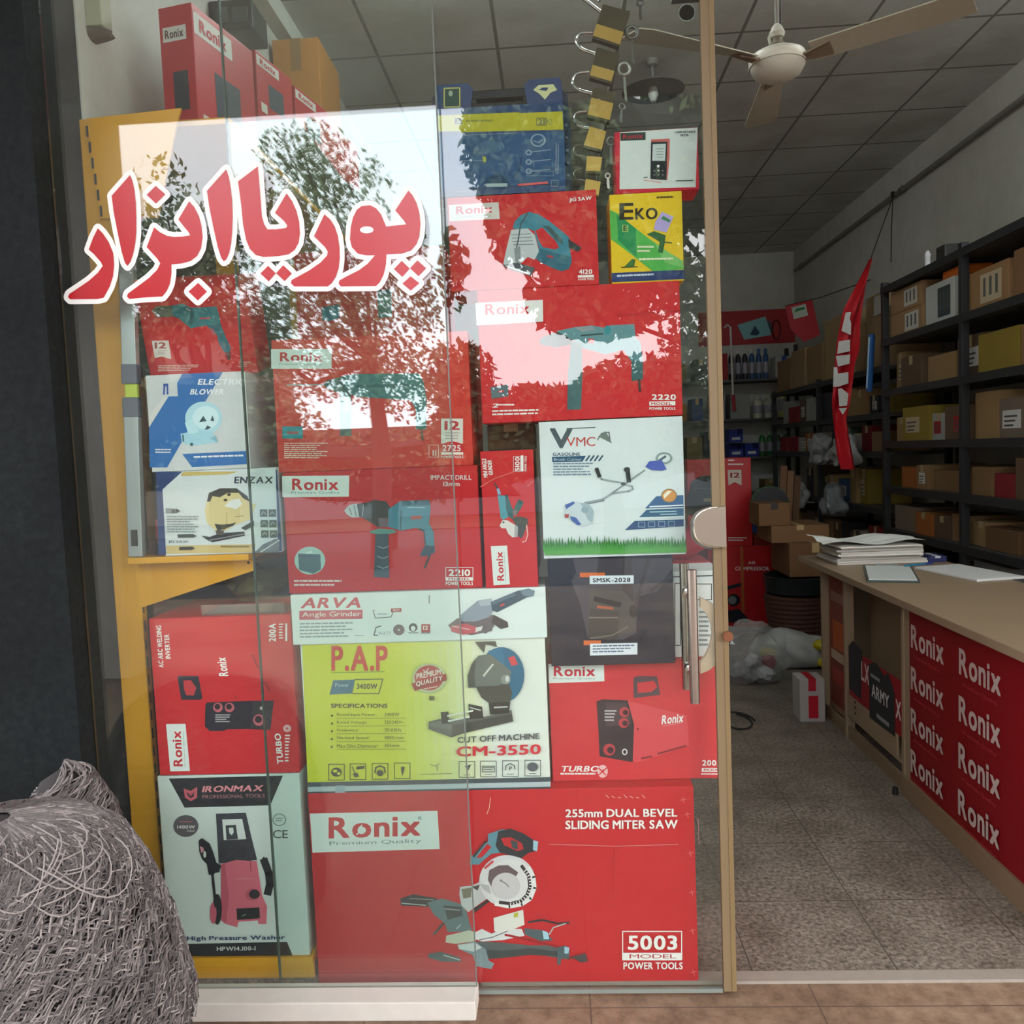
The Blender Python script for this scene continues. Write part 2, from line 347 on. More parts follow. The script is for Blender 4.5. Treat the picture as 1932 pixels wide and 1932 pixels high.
# pale half ring behind the handle, solid stand-in for a reflection
fr = (880, 830, .26915); ring_o = [(1640, 1105), (1730, 1150), (1790, 1210), (1822, 1300), (1825, 1400), (1800, 1500), (1755, 1570), (1700, 1615), (1640, 1640)]
ring_i = [(1640, 1560), (1680, 1510), (1710, 1440), (1725, 1360), (1715, 1290), (1685, 1220), (1640, 1175)]
q = [PY(fr[0]+x*fr[2], fr[1]+y*fr[2], .012) for x, y in ring_o+ring_i]
mb = MB(); pale = M('c9ae96', .5, 0, .08, 14); mb.extr([(p.x, p.z) for p in q], .0105, .03, pale); mb.build('reflection_ring', door)
c = PY(fr[0]+1828*fr[2], fr[1]+1372*fr[2], -.005); mb = MB(); mb.lathe([(0, 0), (.013, 0), (.014, .006), (.012, .012), (0, .012)], M('8a5a40', .4, .6), (c.x, -.019, c.z), 16, 'y'); mb.build('screw', door)
# ------------------------------------------------------------------ red lettering stuck on the fixed pane
LET = []
Z1 = (140, 280, .18634); Z2 = (460, 280, .20704)
LET.append((Z1, [(240,810),(290,860),(350,950),(395,1060),(405,1180),(395,1290),(360,1400),(300,1510),(240,1525),(70,1527),(-40,1528),(-62,1505),(-50,1475),(70,1395),(150,1340),(240,1260),(290,1190),(270,1150),(200,1070),(148,1025),(190,910)]))
LET.append((Z1, [(565,270),(590,330),(612,430),(625,560),(630,700),(630,850),(620,960),(600,1060),(570,1150),(540,1190),(515,1160),(480,1040),(440,850),(400,640),(380,480)]))
LET.append((Z1, [(825,380),(922,465),(828,558),(735,470)]))
LET.append((Z1, [(1165,535),(1220,600),(1265,690),(1290,790),(1300,900),(1285,1010),(1245,1090),(1180,1140),(1090,1165),(985,1175),(985,1270),(970,1370),(940,1440),(895,1500),(700,1510),(560,1525),(535,1500),(545,1470),(640,1400),(760,1310),(840,1230),(872,1165),(845,1120),(735,1000),(810,800),(870,850),(940,885),(1010,897),(1100,893),(1175,880),(1160,850),(1110,790),(1055,720)]))
LET.append((Z1, [(1255,1362),(1345,1450),(1252,1540),(1158,1450)]))
LET.append((Z1, [(1540,212),(1565,290),(1585,400),(1600,540),(1605,700),(1600,850),(1590,960),(1570,1060),(1540,1125),(1515,1142),(1490,1110),(1455,1000),(1410,800),(1370,600),(1345,430)]))
LET.append((Z2, [(128,165),(140,300),(155,500),(165,620),(185,690),(215,738),(300,738),(385,725),(398,705),(370,665),(285,588),(390,410),(440,480),(480,570),(505,670),(512,780),(500,860),(465,925),(410,965),(320,982),(180,990),(110,972),(55,915),(20,830),(-5,700),(-25,500),(-52,301)]))
LET.append((Z2, [(222,1070),(292,1138),(228,1212),(152,1140)])); LET.append((Z2, [(360,1065),(438,1140),(372,1210),(295,1138)]))
LET.append((Z2, [(735,600),(790,650),(830,715),(858,800),(872,900),(875,1000),(865,1090),(840,1170),(800,1230),(765,1258),(460,1258),(430,1230),(435,1200),(500,1165),(600,1110),(700,1040),(760,975),(765,940),(740,900),(640,800)]))
LET.append((Z2, [(1500,385),(1540,430),(1575,500),(1600,590),(1610,690),(1600,800),(1575,870),(1525,930),(1440,960),(1300,965),(1295,1060),(1275,1150),(1240,1220),(1205,1255),(885,1258),(865,1235),(870,1205),(940,1165),(1050,1110),(1130,1050),(1195,975),(1120,975),(1040,960),(985,900),(968,830),(975,720),(995,630),(1030,560),(1075,525),(1150,518),(1205,545),(1250,600),(1280,670),(1298,712),(1480,692),(1460,660),(1380,565)]))
for d in ([(1440,1025),(1512,1095),(1445,1172),(1368,1100)], [(1582,1020),(1662,1092),(1592,1165),(1515,1092)], [(1520,1165),(1600,1228),(1522,1295),(1445,1232)]): LET.append((Z2, d))
sign = empty('window_lettering', (-.75, -.036, 1.9))
tag(sign, 'red Persian shop name with white outlines stuck on the window pane', 'sign')
vin_w = M('f0f0ee', .35, 0, 0); vin_r = M('b81424', .22, 0, .03, 9, 0, .5)
def rel(p): return (p.x+.75, p.y+.036, p.z-1.9)
for i, (fr, pts) in enumerate(LET):
    q = [PY(fr[0]+x*fr[2], fr[1]+y*fr[2], -.037) for x, y in pts]; n = len(q)
    yo = .0012
    ob = MB(); hw = .0125; c0 = sum((p.x for p in q))/n
    for k in range(n):
        e1, e2 = -.0364-2e-5*k, -.03641-2e-5*k
        p, r_ = q[k], q[(k+1) % n]; dx, dz = r_.x-p.x, r_.z-p.z; l = math.hypot(dx, dz) or 1; ux, uz = -dz/l*hw, dx/l*hw
        ob.add([rel(Vector((a, e1, b))) for a, b in ((p.x+ux, p.z+uz), (r_.x+ux, r_.z+uz), (r_.x-ux, r_.z-uz), (p.x-ux, p.z-uz))], [[0, 1, 2, 3]], vin_w)
        ob.add([rel(Vector((p.x+hw*math.cos(t*math.pi/6), e2, p.z+hw*math.sin(t*math.pi/6)))) for t in range(12)], [list(range(12))], vin_w)
    L_ = ob.build('letter_outline', sign); L_['label'] = 'white outline'
    rb = MB(); rb.add([rel(Vector((p.x, -.0376, p.z))) for p in q], [list(range(n))], vin_r)
    if i == 10:
        cc = [PY(Z2[0]+(1120+62*math.cos(t*math.pi/8))*Z2[2], Z2[1]+(742+32*math.sin(t*math.pi/8))*Z2[2], -.0378) for t in range(16)]
        rb.add([rel(Vector((p.x, -.0378, p.z))) for p in cc], [list(range(16))], vin_w)
    rb.build('letter', sign)['label'] = 'red letter'
# ------------------------------------------------------------------ trees and houses across the street, seen mirrored in the glass
def leaf_mat(h):
    m = M(h, .6, 0, .35, 3); return m
def leaves(name, blobs, m, parent, seed):
    rn = np.random.default_rng(seed); C = []; SZ = []
    for c, r, n, s in blobs:
        d = rn.normal(size=(n, 3)); d /= np.linalg.norm(d, axis=1)[:, None]; k = rn.random((n, 1))**.45
        C.append(np.array(c)+d*k*np.array(r)); SZ.append(np.full(n, s)*rn.uniform(.6, 1.25, n))
    C = np.concatenate(C); SZ = np.concatenate(SZ); n = len(C)
    a = rn.normal(size=(n, 3)); a /= np.linalg.norm(a, axis=1)[:, None]; b = rn.normal(size=(n, 3)); b -= a*(a*b).sum(1)[:, None]; b /= np.linalg.norm(b, axis=1)[:, None]
    s = SZ[:, None]; V = np.stack([C-a*s, C+b*s*.48-a*s*.15, C+a*s, C-b*s*.48-a*s*.15], 1).reshape(-1, 3)
    me = bpy.data.meshes.new(name); me.vertices.add(4*n); me.vertices.foreach_set('co', V.astype(np.float32).ravel())
    me.loops.add(4*n); me.loops.foreach_set('vertex_index', np.arange(4*n, dtype=np.int32)); me.polygons.add(n)
    me.polygons.foreach_set('loop_start', np.arange(0, 4*n, 4, dtype=np.int32)); me.polygons.foreach_set('loop_total', np.full(n, 4, dtype=np.int32))
    me.update(calc_edges=True); me.materials.append(m); o = bpy.data.objects.new(name, me); COL.objects.link(o); o.parent = parent; return o
bark = M('4a4038', .9, 0, .2, 12, .4)
def tree(label, blobs, dist, base, h, seed, cat='tree'):
    t = empty('street_tree', (0, 0, 0)); tag(t, label, cat, 'trees across the street mirrored in the glass')
    bl = []; mb = MB(); core = MB(); has = False
    top = None
    for k, (px, py, rx, ry, n, s, solid) in enumerate(blobs):
        c = MIR(px, py, dist); sc = (2.205+dist)/FPX; r = (rx*sc, min(rx, ry)*sc*.8, ry*sc)
        bl.append((c, r, n, s))
        if solid: core.blob(c, (r[0]*solid, r[1]*solid, r[2]*solid), leaf_mat('1e281c'), .35, 3, seed*10+k); has = True  # solid dark core added so that dense crowns block the light
        if n > 300: mb.tube([base+Vector((0, 0, h*.6)), (Vector(base)+c)/2+Vector((0, 0, h*.2)), c], [.07, .04, .012], bark, 6)
    mb.tube([base, base+Vector((.1, 0, h*.35)), base+Vector((0, 0, h*.62))], [.17, .13, .09], bark, 10)
    mb.build('trunk', t, smooth=True); leaves('foliage', bl, leaf_mat('72825e'), t, seed)
    if has: core.build('light_block_core', t)
    return t
gz = FZ-.1
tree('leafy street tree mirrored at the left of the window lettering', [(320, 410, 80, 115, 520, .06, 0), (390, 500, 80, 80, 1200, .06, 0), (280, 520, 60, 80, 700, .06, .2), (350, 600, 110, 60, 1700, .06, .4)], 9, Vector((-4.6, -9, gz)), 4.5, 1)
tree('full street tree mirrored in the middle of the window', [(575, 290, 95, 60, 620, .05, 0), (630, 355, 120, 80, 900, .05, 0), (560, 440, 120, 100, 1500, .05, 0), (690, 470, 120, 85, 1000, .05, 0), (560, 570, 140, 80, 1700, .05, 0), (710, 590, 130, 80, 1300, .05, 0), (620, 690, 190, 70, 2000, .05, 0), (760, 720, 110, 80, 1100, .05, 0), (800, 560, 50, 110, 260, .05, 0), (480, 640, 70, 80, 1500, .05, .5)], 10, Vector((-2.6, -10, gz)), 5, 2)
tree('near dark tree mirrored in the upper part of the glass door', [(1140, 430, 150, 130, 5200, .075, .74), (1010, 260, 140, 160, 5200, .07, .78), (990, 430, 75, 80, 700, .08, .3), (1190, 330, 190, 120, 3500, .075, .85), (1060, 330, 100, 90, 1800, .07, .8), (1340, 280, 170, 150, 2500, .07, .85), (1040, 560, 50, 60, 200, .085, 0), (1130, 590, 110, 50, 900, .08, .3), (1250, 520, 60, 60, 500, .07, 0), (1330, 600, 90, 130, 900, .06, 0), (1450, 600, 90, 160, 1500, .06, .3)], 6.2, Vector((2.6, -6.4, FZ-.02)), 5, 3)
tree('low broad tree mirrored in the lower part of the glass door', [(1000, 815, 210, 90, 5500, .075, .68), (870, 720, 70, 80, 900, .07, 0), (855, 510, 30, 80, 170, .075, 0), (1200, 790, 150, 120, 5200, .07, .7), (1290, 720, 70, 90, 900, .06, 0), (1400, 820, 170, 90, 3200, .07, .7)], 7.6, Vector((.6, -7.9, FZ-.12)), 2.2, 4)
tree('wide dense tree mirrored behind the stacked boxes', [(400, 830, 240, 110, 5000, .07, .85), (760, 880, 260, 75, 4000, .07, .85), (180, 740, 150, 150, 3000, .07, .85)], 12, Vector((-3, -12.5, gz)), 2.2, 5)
for i, (x0, x1, h, c, lb) in enumerate(((-30, -9, 5.0, '8d8578', 'beige house across the street at the left'), (-8.5, 7, 2.0, '777c80', 'grey low shop building across the street'), (7.5, 30, 5.5, '9a8f80', 'sand coloured house across the street at the right'))):
    mb = MB(); mb.box(x0, x1, -27, -20, FZ-.1, h, M(c, .85, 0, .1, 2)); t = mb.build('building'); tag(t, lb, 'building', 'houses across the street')
    mb = MB(); mb.box(x0-.3, x1+.3, -27.3, -19.7, h, h+.25, M('57524c', .9)); mb.build('roof', t)
    for k in range(4):
        x = x0+(x1-x0)*(k+.5)/4; mb = MB(); mb.box(x-.6, x+.6, -20.02, -19.96, .7, 1.6, M('2a3036', .2)); mb.build('house_window', t)
# ------------------------------------------------------------------ boxed tools stacked in the window
RED = 'c9232b'; RED2 = 'd03a30'; WHT = 'efe9e6'
A_ = (560, 1480, .2588); B_ = (900, 1200, .379); C_ = (540, 1080, .2692); D_ = (500, 600, .2692); E_ = (880, 500, .22774); F_ = (830, 340, .2588)
G_ = (1040, 0, .18634); H_ = (800, 130, .18634); I_ = (890, 830, .15011); J_ = (880, 830, .26915); K_ = (140, 1100, .2381); L_ = (140, 1430, .2588); M_ = (140, 640, .20704); N_ = (140, 280, .18634)
# --- sliding mitre saw carton
o = carton('tool_carton', 'largest red carton, standing on the floor with a mitre saw picture', [(583,1507),(1308,1480),(1318,1853),(600,1852)], .05, .42, RED, z=(FZ, .525), xs=(-.724, .343))
ronix(o, A_, (95,212,1025,192,1042,470,115,497), (232,240,902,395), (238,415,910,452), sl=-.03)
a = Art(o, A_); a.L('dfe4e1', 9, 452, 318, 476, 296); a.L('dfe4e1', 9, 436, 366, 462, 340).T('8a9a9c','R',885,232,915,258).done('brand_mark')
a = Art(o, A_)
a.P('2f3034',755,830,850,800,1030,830,960,892,760,882).L('b9b5b5',7,765,865,940,880).L('9a9696',5,820,830,1000,840).L('3b4144',16,1070,1010,1000,1090)
a.P('5f7478',950,860,1060,830,1200,870,1240,930,1260,1010,1280,1070,1100,1075,1080,1010,1000,950).P('3c4347',1070,880,1200,890,1210,955,1100,985).L('a8a8a8',7,1080,905,1190,915).L('9fb0b4',9,1195,1020,1165,1050)
a.P('c6c2c4',1190,745,1280,735,1350,700,1420,730,1430,800,1330,870,1250,930,1200,880,1185,800).P('4a4446',1275,745,1335,728,1318,772).P('3a3436',1285,905,1425,815,1400,855,1290,938).P('77705f',1200,760,1275,750,1270,820,1215,830)
a.P('c9c7b2',1090,1100,1260,1060,1330,1090,1300,1140,1160,1160,1085,1150)
a.P('565f60',1290,1140,1500,1150,1700,1170,1880,1170,1990,1195,1985,1275,1800,1245,1700,1240,1500,1262,1400,1270,1330,1200)
a.P('3e4648',1340,1200,1500,1210,1700,1190,1900,1215,1900,1250,1700,1240,1500,1262,1400,1270)
a.P('dcdadb',1290,1080,1350,1050,1420,1085,1500,1050,1640,1050,1660,1100,1500,1132,1350,1142,1290,1120).L('55585a',6,1330,1130,1430,1110,1550,1060)
a.P('e2ded6',1435,970,1650,910,1660,1020,1560,1060,1470,1080,1440,1065).R('b8b23e',1582,935,1614,968,-.2)
a.P('4f6066',1660,1045,1800,1060,1870,1135,1780,1140,1660,1090).P('a7d0e2',1790,1060,1830,1075,1840,1125,1800,1125).L('30353a',14,1690,1000,1790,985,1900,1010,1985,1005).L('b9b9b9',9,1960,1010,1870,1040,1840,1090)
a.L('a3212c',17,1520,1092,1700,1130,1985,1200)
a.P('84949a',1170,1165,1300,1140,1380,1200,1400,1280,1440,1300,1420,1342,1310,1322,1285,1240,1180,1195).P('cfd2d2',1175,1165,1300,1150,1350,1185,1290,1215,1185,1195).P('4b5759',960,1230,1050,1215,1190,1258,1200,1288,1060,1288,960,1258).L('b4b8b6',8,1070,1240,1190,1275)
a.E('d6d2d4',1535,700,205,190).E('dedada',1560,715,185,172).P('b4aeb0',1335,720,1400,730,1420,800,1360,760)
a.L('e9e6e6',24,1690,600,1728,670,1736,750,1705,830,1640,872,1550,888,1450,868).L('3a3236',24,1640,590,1690,660,1700,740,1680,800,1635,845,1560,865,1480,855)
for k in range(16):
    t = -.75+2.3*k/15; a.L('e9e6e6', 7, 1556+140*math.cos(t), 722+135*math.sin(t), 1556+162*math.cos(t), 722+157*math.sin(t))
a.P('6a585c',1395,690,1405,620,1470,585,1540,582,1615,635,1600,662,1480,668,1440,725,1420,740).E('cbc4c7',1525,735,105,98).L('6a585c',6,1480,690,1530,720,1545,740).E('8a8084',1490,695,9,9)
a.P('c8484a',1365,600,1430,545,1438,560,1375,612)
a.P('5f8d9c',1395,410,1395,355,1500,320,1560,330,1600,380,1640,525,1560,500,1480,492,1420,500,1370,540,1330,577,1260,577,1268,525)
a.P('2d3338',1470,335,1560,316,1650,350,1720,395,1745,430,1740,480,1690,492,1640,530,1480,490,1450,440).P('c22a30',1490,385,1560,378,1640,420,1655,465,1610,480,1510,435).P('454c50',1560,398,1610,410,1612,470,1570,455).P('9fc4d6',1725,400,1760,410,1752,480,1722,472)
a.P(RED,1390,425,1420,450,1350,525,1310,530,1330,500).L('3c4448',14,1380,410,1290,520)
a.done('tool_picture', 'printed picture of a blue sliding mitre saw')
a = Art(o, B_); a.P('4f6066',400,1545,440,1535,460,1548,455,1592,420,1600,415,1630,400,1630).P('9fc4d6',435,1540,460,1545,455,1575,435,1575).L('6a3a38',10,455,1600,500,1588).P('4a4244',470,1592,540,1572,552,1612,520,1620).done('tool_picture')
a = Art(o, B_); a.T(WHT,'255mm DUAL BEVEL',440,858,995,898,sl=-.006).T(WHT,'SLIDING MITER SAW',440,914,997,957,sl=-.006).done('product_text')
a = Art(o, B_); a.O(WHT,5,724,1464,1017,1605).T(WHT,'5003',750,1484,995,1556).R(WHT,724,1570,1020,1605).T('b03038','MODEL',758,1577,990,1598,bold=0).T(WHT,'POWER TOOLS',728,1617,1022,1652).done('model_mark')
a = Art(o, B_)
for x, y in ((1045,885),(1060,1078),(1068,1272),(1070,1462),(1075,1668),(1025,812)): a.L('e06a6c',4,x-14,y,x+14,y-6).L('e06a6c',4,x-3,y-14,x+4,y+13)
for i in range(7): a.L('e8b0a8',3,640+i*30,785+(i%3)*6,655+i*30,800)
a.L('e8c8a0',3,68,800,62,850,50,880); a.L('d9a8a0',2,360,1030,560,1035,680,1040,1000,1030); a.L('b31f28',3,680,1040,676,1300).L('c4767a',3,1098,900,1103,1030).done('scuff_marks')
# --- cut-off machine carton
o = carton('tool_carton', 'yellow and white carton with a cut-off saw picture', [(568,1218),(1028,1207),(1036,1492),(580,1500)], .055, .33, 'e0e4dc', z=(.527, .9472), xs=(-.722, -.046))
a = Art(o, C_)
def mixc(a_, b_, t): return ''.join('%02x' % round(int(a_[i:i+2], 16)*(1-t)+int(b_[i:i+2], 16)*t) for i in (0, 2, 4))
xs_ = [112, 700]+[700+i*60 for i in range(1, 13)]
for i in range(len(xs_)-1):
    t = min(1, max(0, i/12)); a.P(mixc('d3d22c', 'e2e5d4', t), xs_[i], 508-.025*(xs_[i]-112), xs_[i+1], 508-.025*(xs_[i+1]-112), xs_[i+1]+38, 1470-.022*(xs_[i+1]-150), xs_[i]+38, 1470-.022*(xs_[i]-150))
a.R('47525a',152,1470,1852,1502,-.022).R('b4c0c6',152,1503,1852,1536,-.022).R('3f4a52',152,1537,1852,1556,-.022).R('9fb0b8',345,1492,412,1548,-.02).done('printed_ground')
a = Art(o, C_); a.T('d03a2a','P.A.P',318,512,712,690).L('7f9a3a',5,318,702,690,695).done('brand_label')
a = Art(o, C_); a.P('2d6d84',330,755,482,750,465,848,305,855).L('5a6a30',7,482,750,678,746,650,848,465,848).T('4a4c1c','3400W',495,778,640,816).T('9fc4c8','Power',345,775,440,800,0).done('power_badge')
a = Art(o, C_); a.T('4a4a18','SPECIFICATIONS',315,918,710,948)
for i, (l, v) in enumerate((('Rated Input Power:','3400W'),('Rated Voltage:','220-240V~'),('Frequency:','50/60Hz'),('No-load Speed:','3800r/min'),('Max Disc Diameter:','355mm'))):
    y = 985+i*54; wl = (275,210,155,225,290)[i]; a.E('5a5a20',322,y+18,8,8,8).T('5a5a20',l,358,y,358+wl,y+24,0).T('5a5a20',v,690,y-3,690+(105,135,120,135,105)[i],y+20,0).L('7a7a2a',3,355,y+36,840,y+34)
a.done('specification_text')
a = Art(o, C_)
for i, x in enumerate((355,505,660,815,1268,1418,1572,1728)):
    y = 1396-.022*(x-355); d = '3f4228' if i < 4 else '5a6064'; a.O(d,5,x-55,y-55,x+55,y+55)
    if i in (0,7): a.E(d,x,y-(8 if i else 0),38,32)
    if i == 0: a.E('d3d22c',x-10,y-8,16,10).E('d3d22c',x+16,y+10,12,10)
    if i == 1: a.P(d,x-10,y-35,x+45,y-42,x+45,y-22,x-10,y-15).P(d,x-38,y+15,x-5,y+5,x+10,y+35,x-20,y+40).L(d,6,x-40,y-35,x-15,y+25)
    if i == 2: a.L(d,10,x-36,y+10,x-30,y-25,x,y-38,x+30,y-25,x+36,y+10).E(d,x,y+12,24,22)
    if i == 3: a.P(d,x-8,y-30,x+18,y-28,x+12,y+5,x+2,y+38,x-6,y+5)
    if i == 4: a.P(d,x-15,y-25,x+30,y-35,x+5,y+15)
    if i == 5: a.O(d,5,x-42,y-20,x+42,y+20); a.Wd(d,x-36,y-12,x+36,y+14,2)
    if i == 6: a.L(d,7,x-35,y+10,x-30,y-22,x,y-35,x+28,y-20,x+32,y+5).T(d,'P',x-10,y-15,x+12,y+12)
    if i > 3: a.Wd(d,x-25,y+36,x+25,y+46,1)
a.L('8a8c70',4,940,1410,1165,1403).L('8a8c70',6,1015,1340,1050,1350,1075,1335).L('8a8c70',6,1060,1350,1060,1385).R('6a6a3a',1005,862,1040,892)
a.done('icon_row')
a = Art(o, C_); a.E('c2c49a',1005,738,118,104).E('b8403e',1003,735,100,88).P('a03034',880,775,1122,705,1128,752,905,826).T('ecdcd0','QUALITY',912,762,1098,800,sl=-.24).T('ecdcd0','PREMIUM',915,705,1085,745,sl=-.2).L('ecdcd0',7,965,680,978,698,1000,668).L('ecdcd0',5,970,812,1060,795).done('quality_seal')
a = Art(o, C_); a.T('4a5056','CUT OFF MACHINE',1202,1148,1775,1190,sl=-.05).T('d22e3c','CM-3550',1195,1215,1785,1285,sl=-.03).done('product_text')
a = Art(o, C_); a.P('5c5a52',1325,482,1468,478,1480,520,1440,508,1400,500,1388,560,1342,505)
a.E('2a6888',1510,715,160,196).P('2f7294',1420,545,1520,522,1530,680,1430,640).P('6d726c',1278,803,1273,720,1300,640,1350,578,1430,568,1520,640,1580,690,1560,765,1480,788,1340,803).P('50554f',1278,803,1273,720,1300,640,1330,600,1320,720,1330,800).L('c9ccc4',14,1385,720,1450,640)
a.P('4d4d46',1330,795,1480,788,1560,770,1585,840,1570,905,1420,908,1370,872).P('d04a4e',1555,592,1600,580,1625,640,1580,650).E('8a8f88',1540,745,34,34).E('c8ccc6',1550,740,14,22)
a.P('5f625d',1002,1040,1080,1020,1290,1015,1420,1000,1580,958,1592,1038,1240,1122,1160,1150,1000,1092).P('484a45',1165,1065,1580,985,1592,1038,1240,1122,1160,1150).P('74766f',1005,1050,1080,1035,1165,1065,1160,1100,1000,1070)
a.P('33352f',1280,915,1375,935,1385,1015,1285,1022).P('33352f',1085,972,1140,968,1145,1050,1095,1055).P('33352f',1420,905,1572,902,1562,980,1430,990).L('e0e2d8',12,1135,1000,1310,962).L('e0e2d8',12,1140,1035,1285,1005).L('c8cac4',8,1290,940,1365,960).L('c4c4c0',10,1460,940,1550,935).E('c9c9c4',1392,980,12,26)
a.done('tool_picture', 'printed picture of a blue cut-off saw')
# --- long white angle grinder carton
o = carton('tool_carton', 'long flat white carton with an angle grinder picture', [(551,1122),(1030,1106),(1031,1203),(552,1214)], .045, .16, 'dde6e6', z=(.9475, 1.0865), xs=(-.738, -.039))
a = Art(o, C_); a.T('c8485a','ARVA',100,178,520,252,sl=-.01,it=.3).R('c65466',92,268,535,332,-.015).T('efe6e6','Angle Grinder',112,278,525,322,0,sl=-.015).done('brand_label')
a = Art(o, C_); a.Wd('8a9aa0',95,355,470,470,5,-.02).Wd('8a9aa0',480,440,545,452,1).L('6f7a80',6,620,265,610,270,625,320,735,312,755,268).Wd('7a848a',640,288,710,300,1).R('a83a48',735,252,808,278,-.03).T('efe0e0','WATT',748,257,795,272)
a.L('5a6468',8,665,375,630,385,615,440,640,440).T('8a8f94','WATT',645,415,735,440,0).E('75696e',790,402,40,38).E('c9c4c4',790,402,8,8).E('3a4650',890,385,30,30).E('e0e6e6',890,392,16,18).Wd('4a5458',858,420,928,432,1).R('a8404c',948,362,1010,420).T('f0e0e0','12',960,372,995,402).Wd('4a5458',945,422,1012,432,1).L('55585c',6,1003,160,1003,215).done('icon_row')
a = Art(o, C_); a.P('6d646c',1135,370,1200,320,1330,318,1460,350,1440,410,1300,438,1180,420).P('c4606a',1150,380,1250,355,1350,385,1340,420,1240,435,1160,415).L('e0b8b8',6,1165,375,1290,400)
a.P('6b656c',1240,330,1450,295,1460,375,1400,428,1330,400,1345,350).P('d8d4d4',1330,385,1378,375,1370,405,1325,418).P('8b98a8',1222,300,1345,195,1440,180,1455,265,1425,310,1330,342,1230,342).P('a9b4c0',1345,195,1440,180,1448,225,1360,235)
a.P('395468',1435,205,1620,128,1700,112,1742,128,1735,165,1690,172,1610,212,1480,278,1442,265).P('587080',1440,205,1600,140,1610,160,1450,225).P('6a8494',1640,128,1700,115,1740,128,1734,165,1700,168,1660,160).P('48454a',1455,295,1552,345,1558,382,1505,395,1440,350).R('c44a50',1500,225,1530,240,-.4)
a.done('tool_picture', 'printed picture of a grey angle grinder')
# --- impact drill carton
o = carton('tool_carton', 'red impact drill carton with a round case picture, above the white grinder carton', [(533,885),(902,881),(908,1112),(540,1118)], .06, .15, RED, z=(1.0875, 1.421), xs=(-.745, -.21))
ronix(o, D_, (118,1108,590,1104,588,1252,122,1256), (190,1125,515,1206), (185,1214,525,1236))
a = Art(o, D_)
a.E('a9c6c0',315,1700,108,98).P('4a6872',232,1650,388,1655,392,1762,340,1792,240,1765).L('37525c',8,235,1670,388,1672).P('c9dcd8',290,1640,330,1632,335,1650,285,1652).done('case_picture', 'printed picture of a dark carry case')
a = Art(o, D_)
a.L('4a302e',16,1155,1660,1140,1700,1120,1750).P('b7bcbc',555,1350,590,1310,650,1300,672,1350,668,1395,610,1397,575,1378).L('5a6264',6,590,1330,610,1380).L('5a6264',6,625,1315,640,1390).P('2e3538',645,1305,730,1290,760,1275,850,1285,882,1335,865,1400,800,1470,690,1402,660,1392).L('9aa4a6',5,690,1305,684,1390)
a.P('3f7f95',865,1340,950,1282,1150,1276,1162,1320,1150,1440,1182,1500,1192,1640,1150,1667,1085,1667,1122,1600,1112,1500,1060,1470,950,1490,860,1462).P('2f5f70',950,1282,1150,1276,1156,1312,960,1318).L('9fc0ca',7,1000,1326,1120,1328).L('234a5a',7,955,1350,950,1480).P('27465a',1122,1590,1190,1600,1187,1640,1150,1667,1085,1667).R('b84a4e',1022,1388,1098,1412,-.05).L('2b3a44',9,1080,1475,1115,1490,1125,1590)
a.P('6a5a66',795,1400,858,1400,860,1465,800,1465).P('5a9088',728,1495,800,1475,905,1482,925,1500,860,1518,760,1512).P('3a4f60',775,1515,865,1512,872,1820,765,1815)
for y in (1600,1670,1740): a.L('8a9aa0',7,790,y,830,y+14,865,y)
a.done('tool_picture', 'printed picture of a blue impact drill')
a = Art(o, D_); a.T('e6c8c6','IMPACT DRILL',1162,1100,1448,1134,sl=.0).T('e6c8c6','13mm',1250,1147,1365,1178).Wd('ecd0ce',205,1835,540,1890,2).done('product_text')
a = Art(o, D_); model_block(a, '2210', 1268, 1748, 1458, 1872); a.done('model_mark')
# --- rotary hammer carton
o = carton('tool_carton', 'red rotary hammer carton with a small teal square, on top of the impact drill carton', [(512,637),(884,625),(890,878),(516,882)], .07, .34, RED2, z=(1.4215, 1.781), xs=(-.757, -.221))
ronix(o, D_, (42,218,468,216,466,355,44,356), (105,240,402,305), (100,315,400,335))
a = Art(o, D_); a.L('9aa8a4',9,155,470,430,468).P('2f5252',412,462,430,440,560,402,640,402,640,525,500,520,430,492).P('3f7274',560,402,640,392,1080,388,1112,450,1132,560,1130,782,1058,780,1056,640,1020,577,640,552,560,522).P('2f5f64',640,470,1050,460,1050,480,640,492).P('45605c',528,500,604,500,606,827,525,827).P('8aa4a0',540,560,600,556,600,660,545,664).L('4a4440',14,1098,780,1105,855).R('2f8f98',122,760,266,845).R('a04a4a',155,795,235,812).done('tool_picture', 'printed picture of a teal rotary hammer')
a = Art(o, D_); a.Wd('ecc8bc',135,875,445,990,8).done('product_text')
a = Art(o, D_); a.R('ded8d0',1234,705,1388,880).T('b8323a','12',1258,722,1365,784).Wd('b0aaa4',1262,800,1365,860,3).P('cf2f38',1234,905,1260,875,1310,862,1365,875,1388,905,1388,938,1234,938).O('e8c4bc',4,1150,890,1216,975).R('e8c4bc',1175,925,1185,965).R('e8c4bc',1192,925,1202,965).T('efe0da','2725',1245,890,1372,934).R('efe0da',1236,940,1390,958).T('efe0da','POWER TOOLS',1236,964,1390,982).done('model_mark')
# --- red carton behind, on top of the rotary hammer carton
o = carton('tool_carton', 'red carton set back on the rotary hammer carton, behind the window lettering', [(592,500),(842,500),(846,640),(592,640)], .2, .2, RED2, z=(1.7815, 2.04), xs=(-.72, -.29))
a = Art(o); a.P('2f7f96',607,580,640,574,640,600,622,606,608,604).P('356a6c',712,548,738,545,740,598,714,600).done('tool_picture', 'printed blue tool ends')
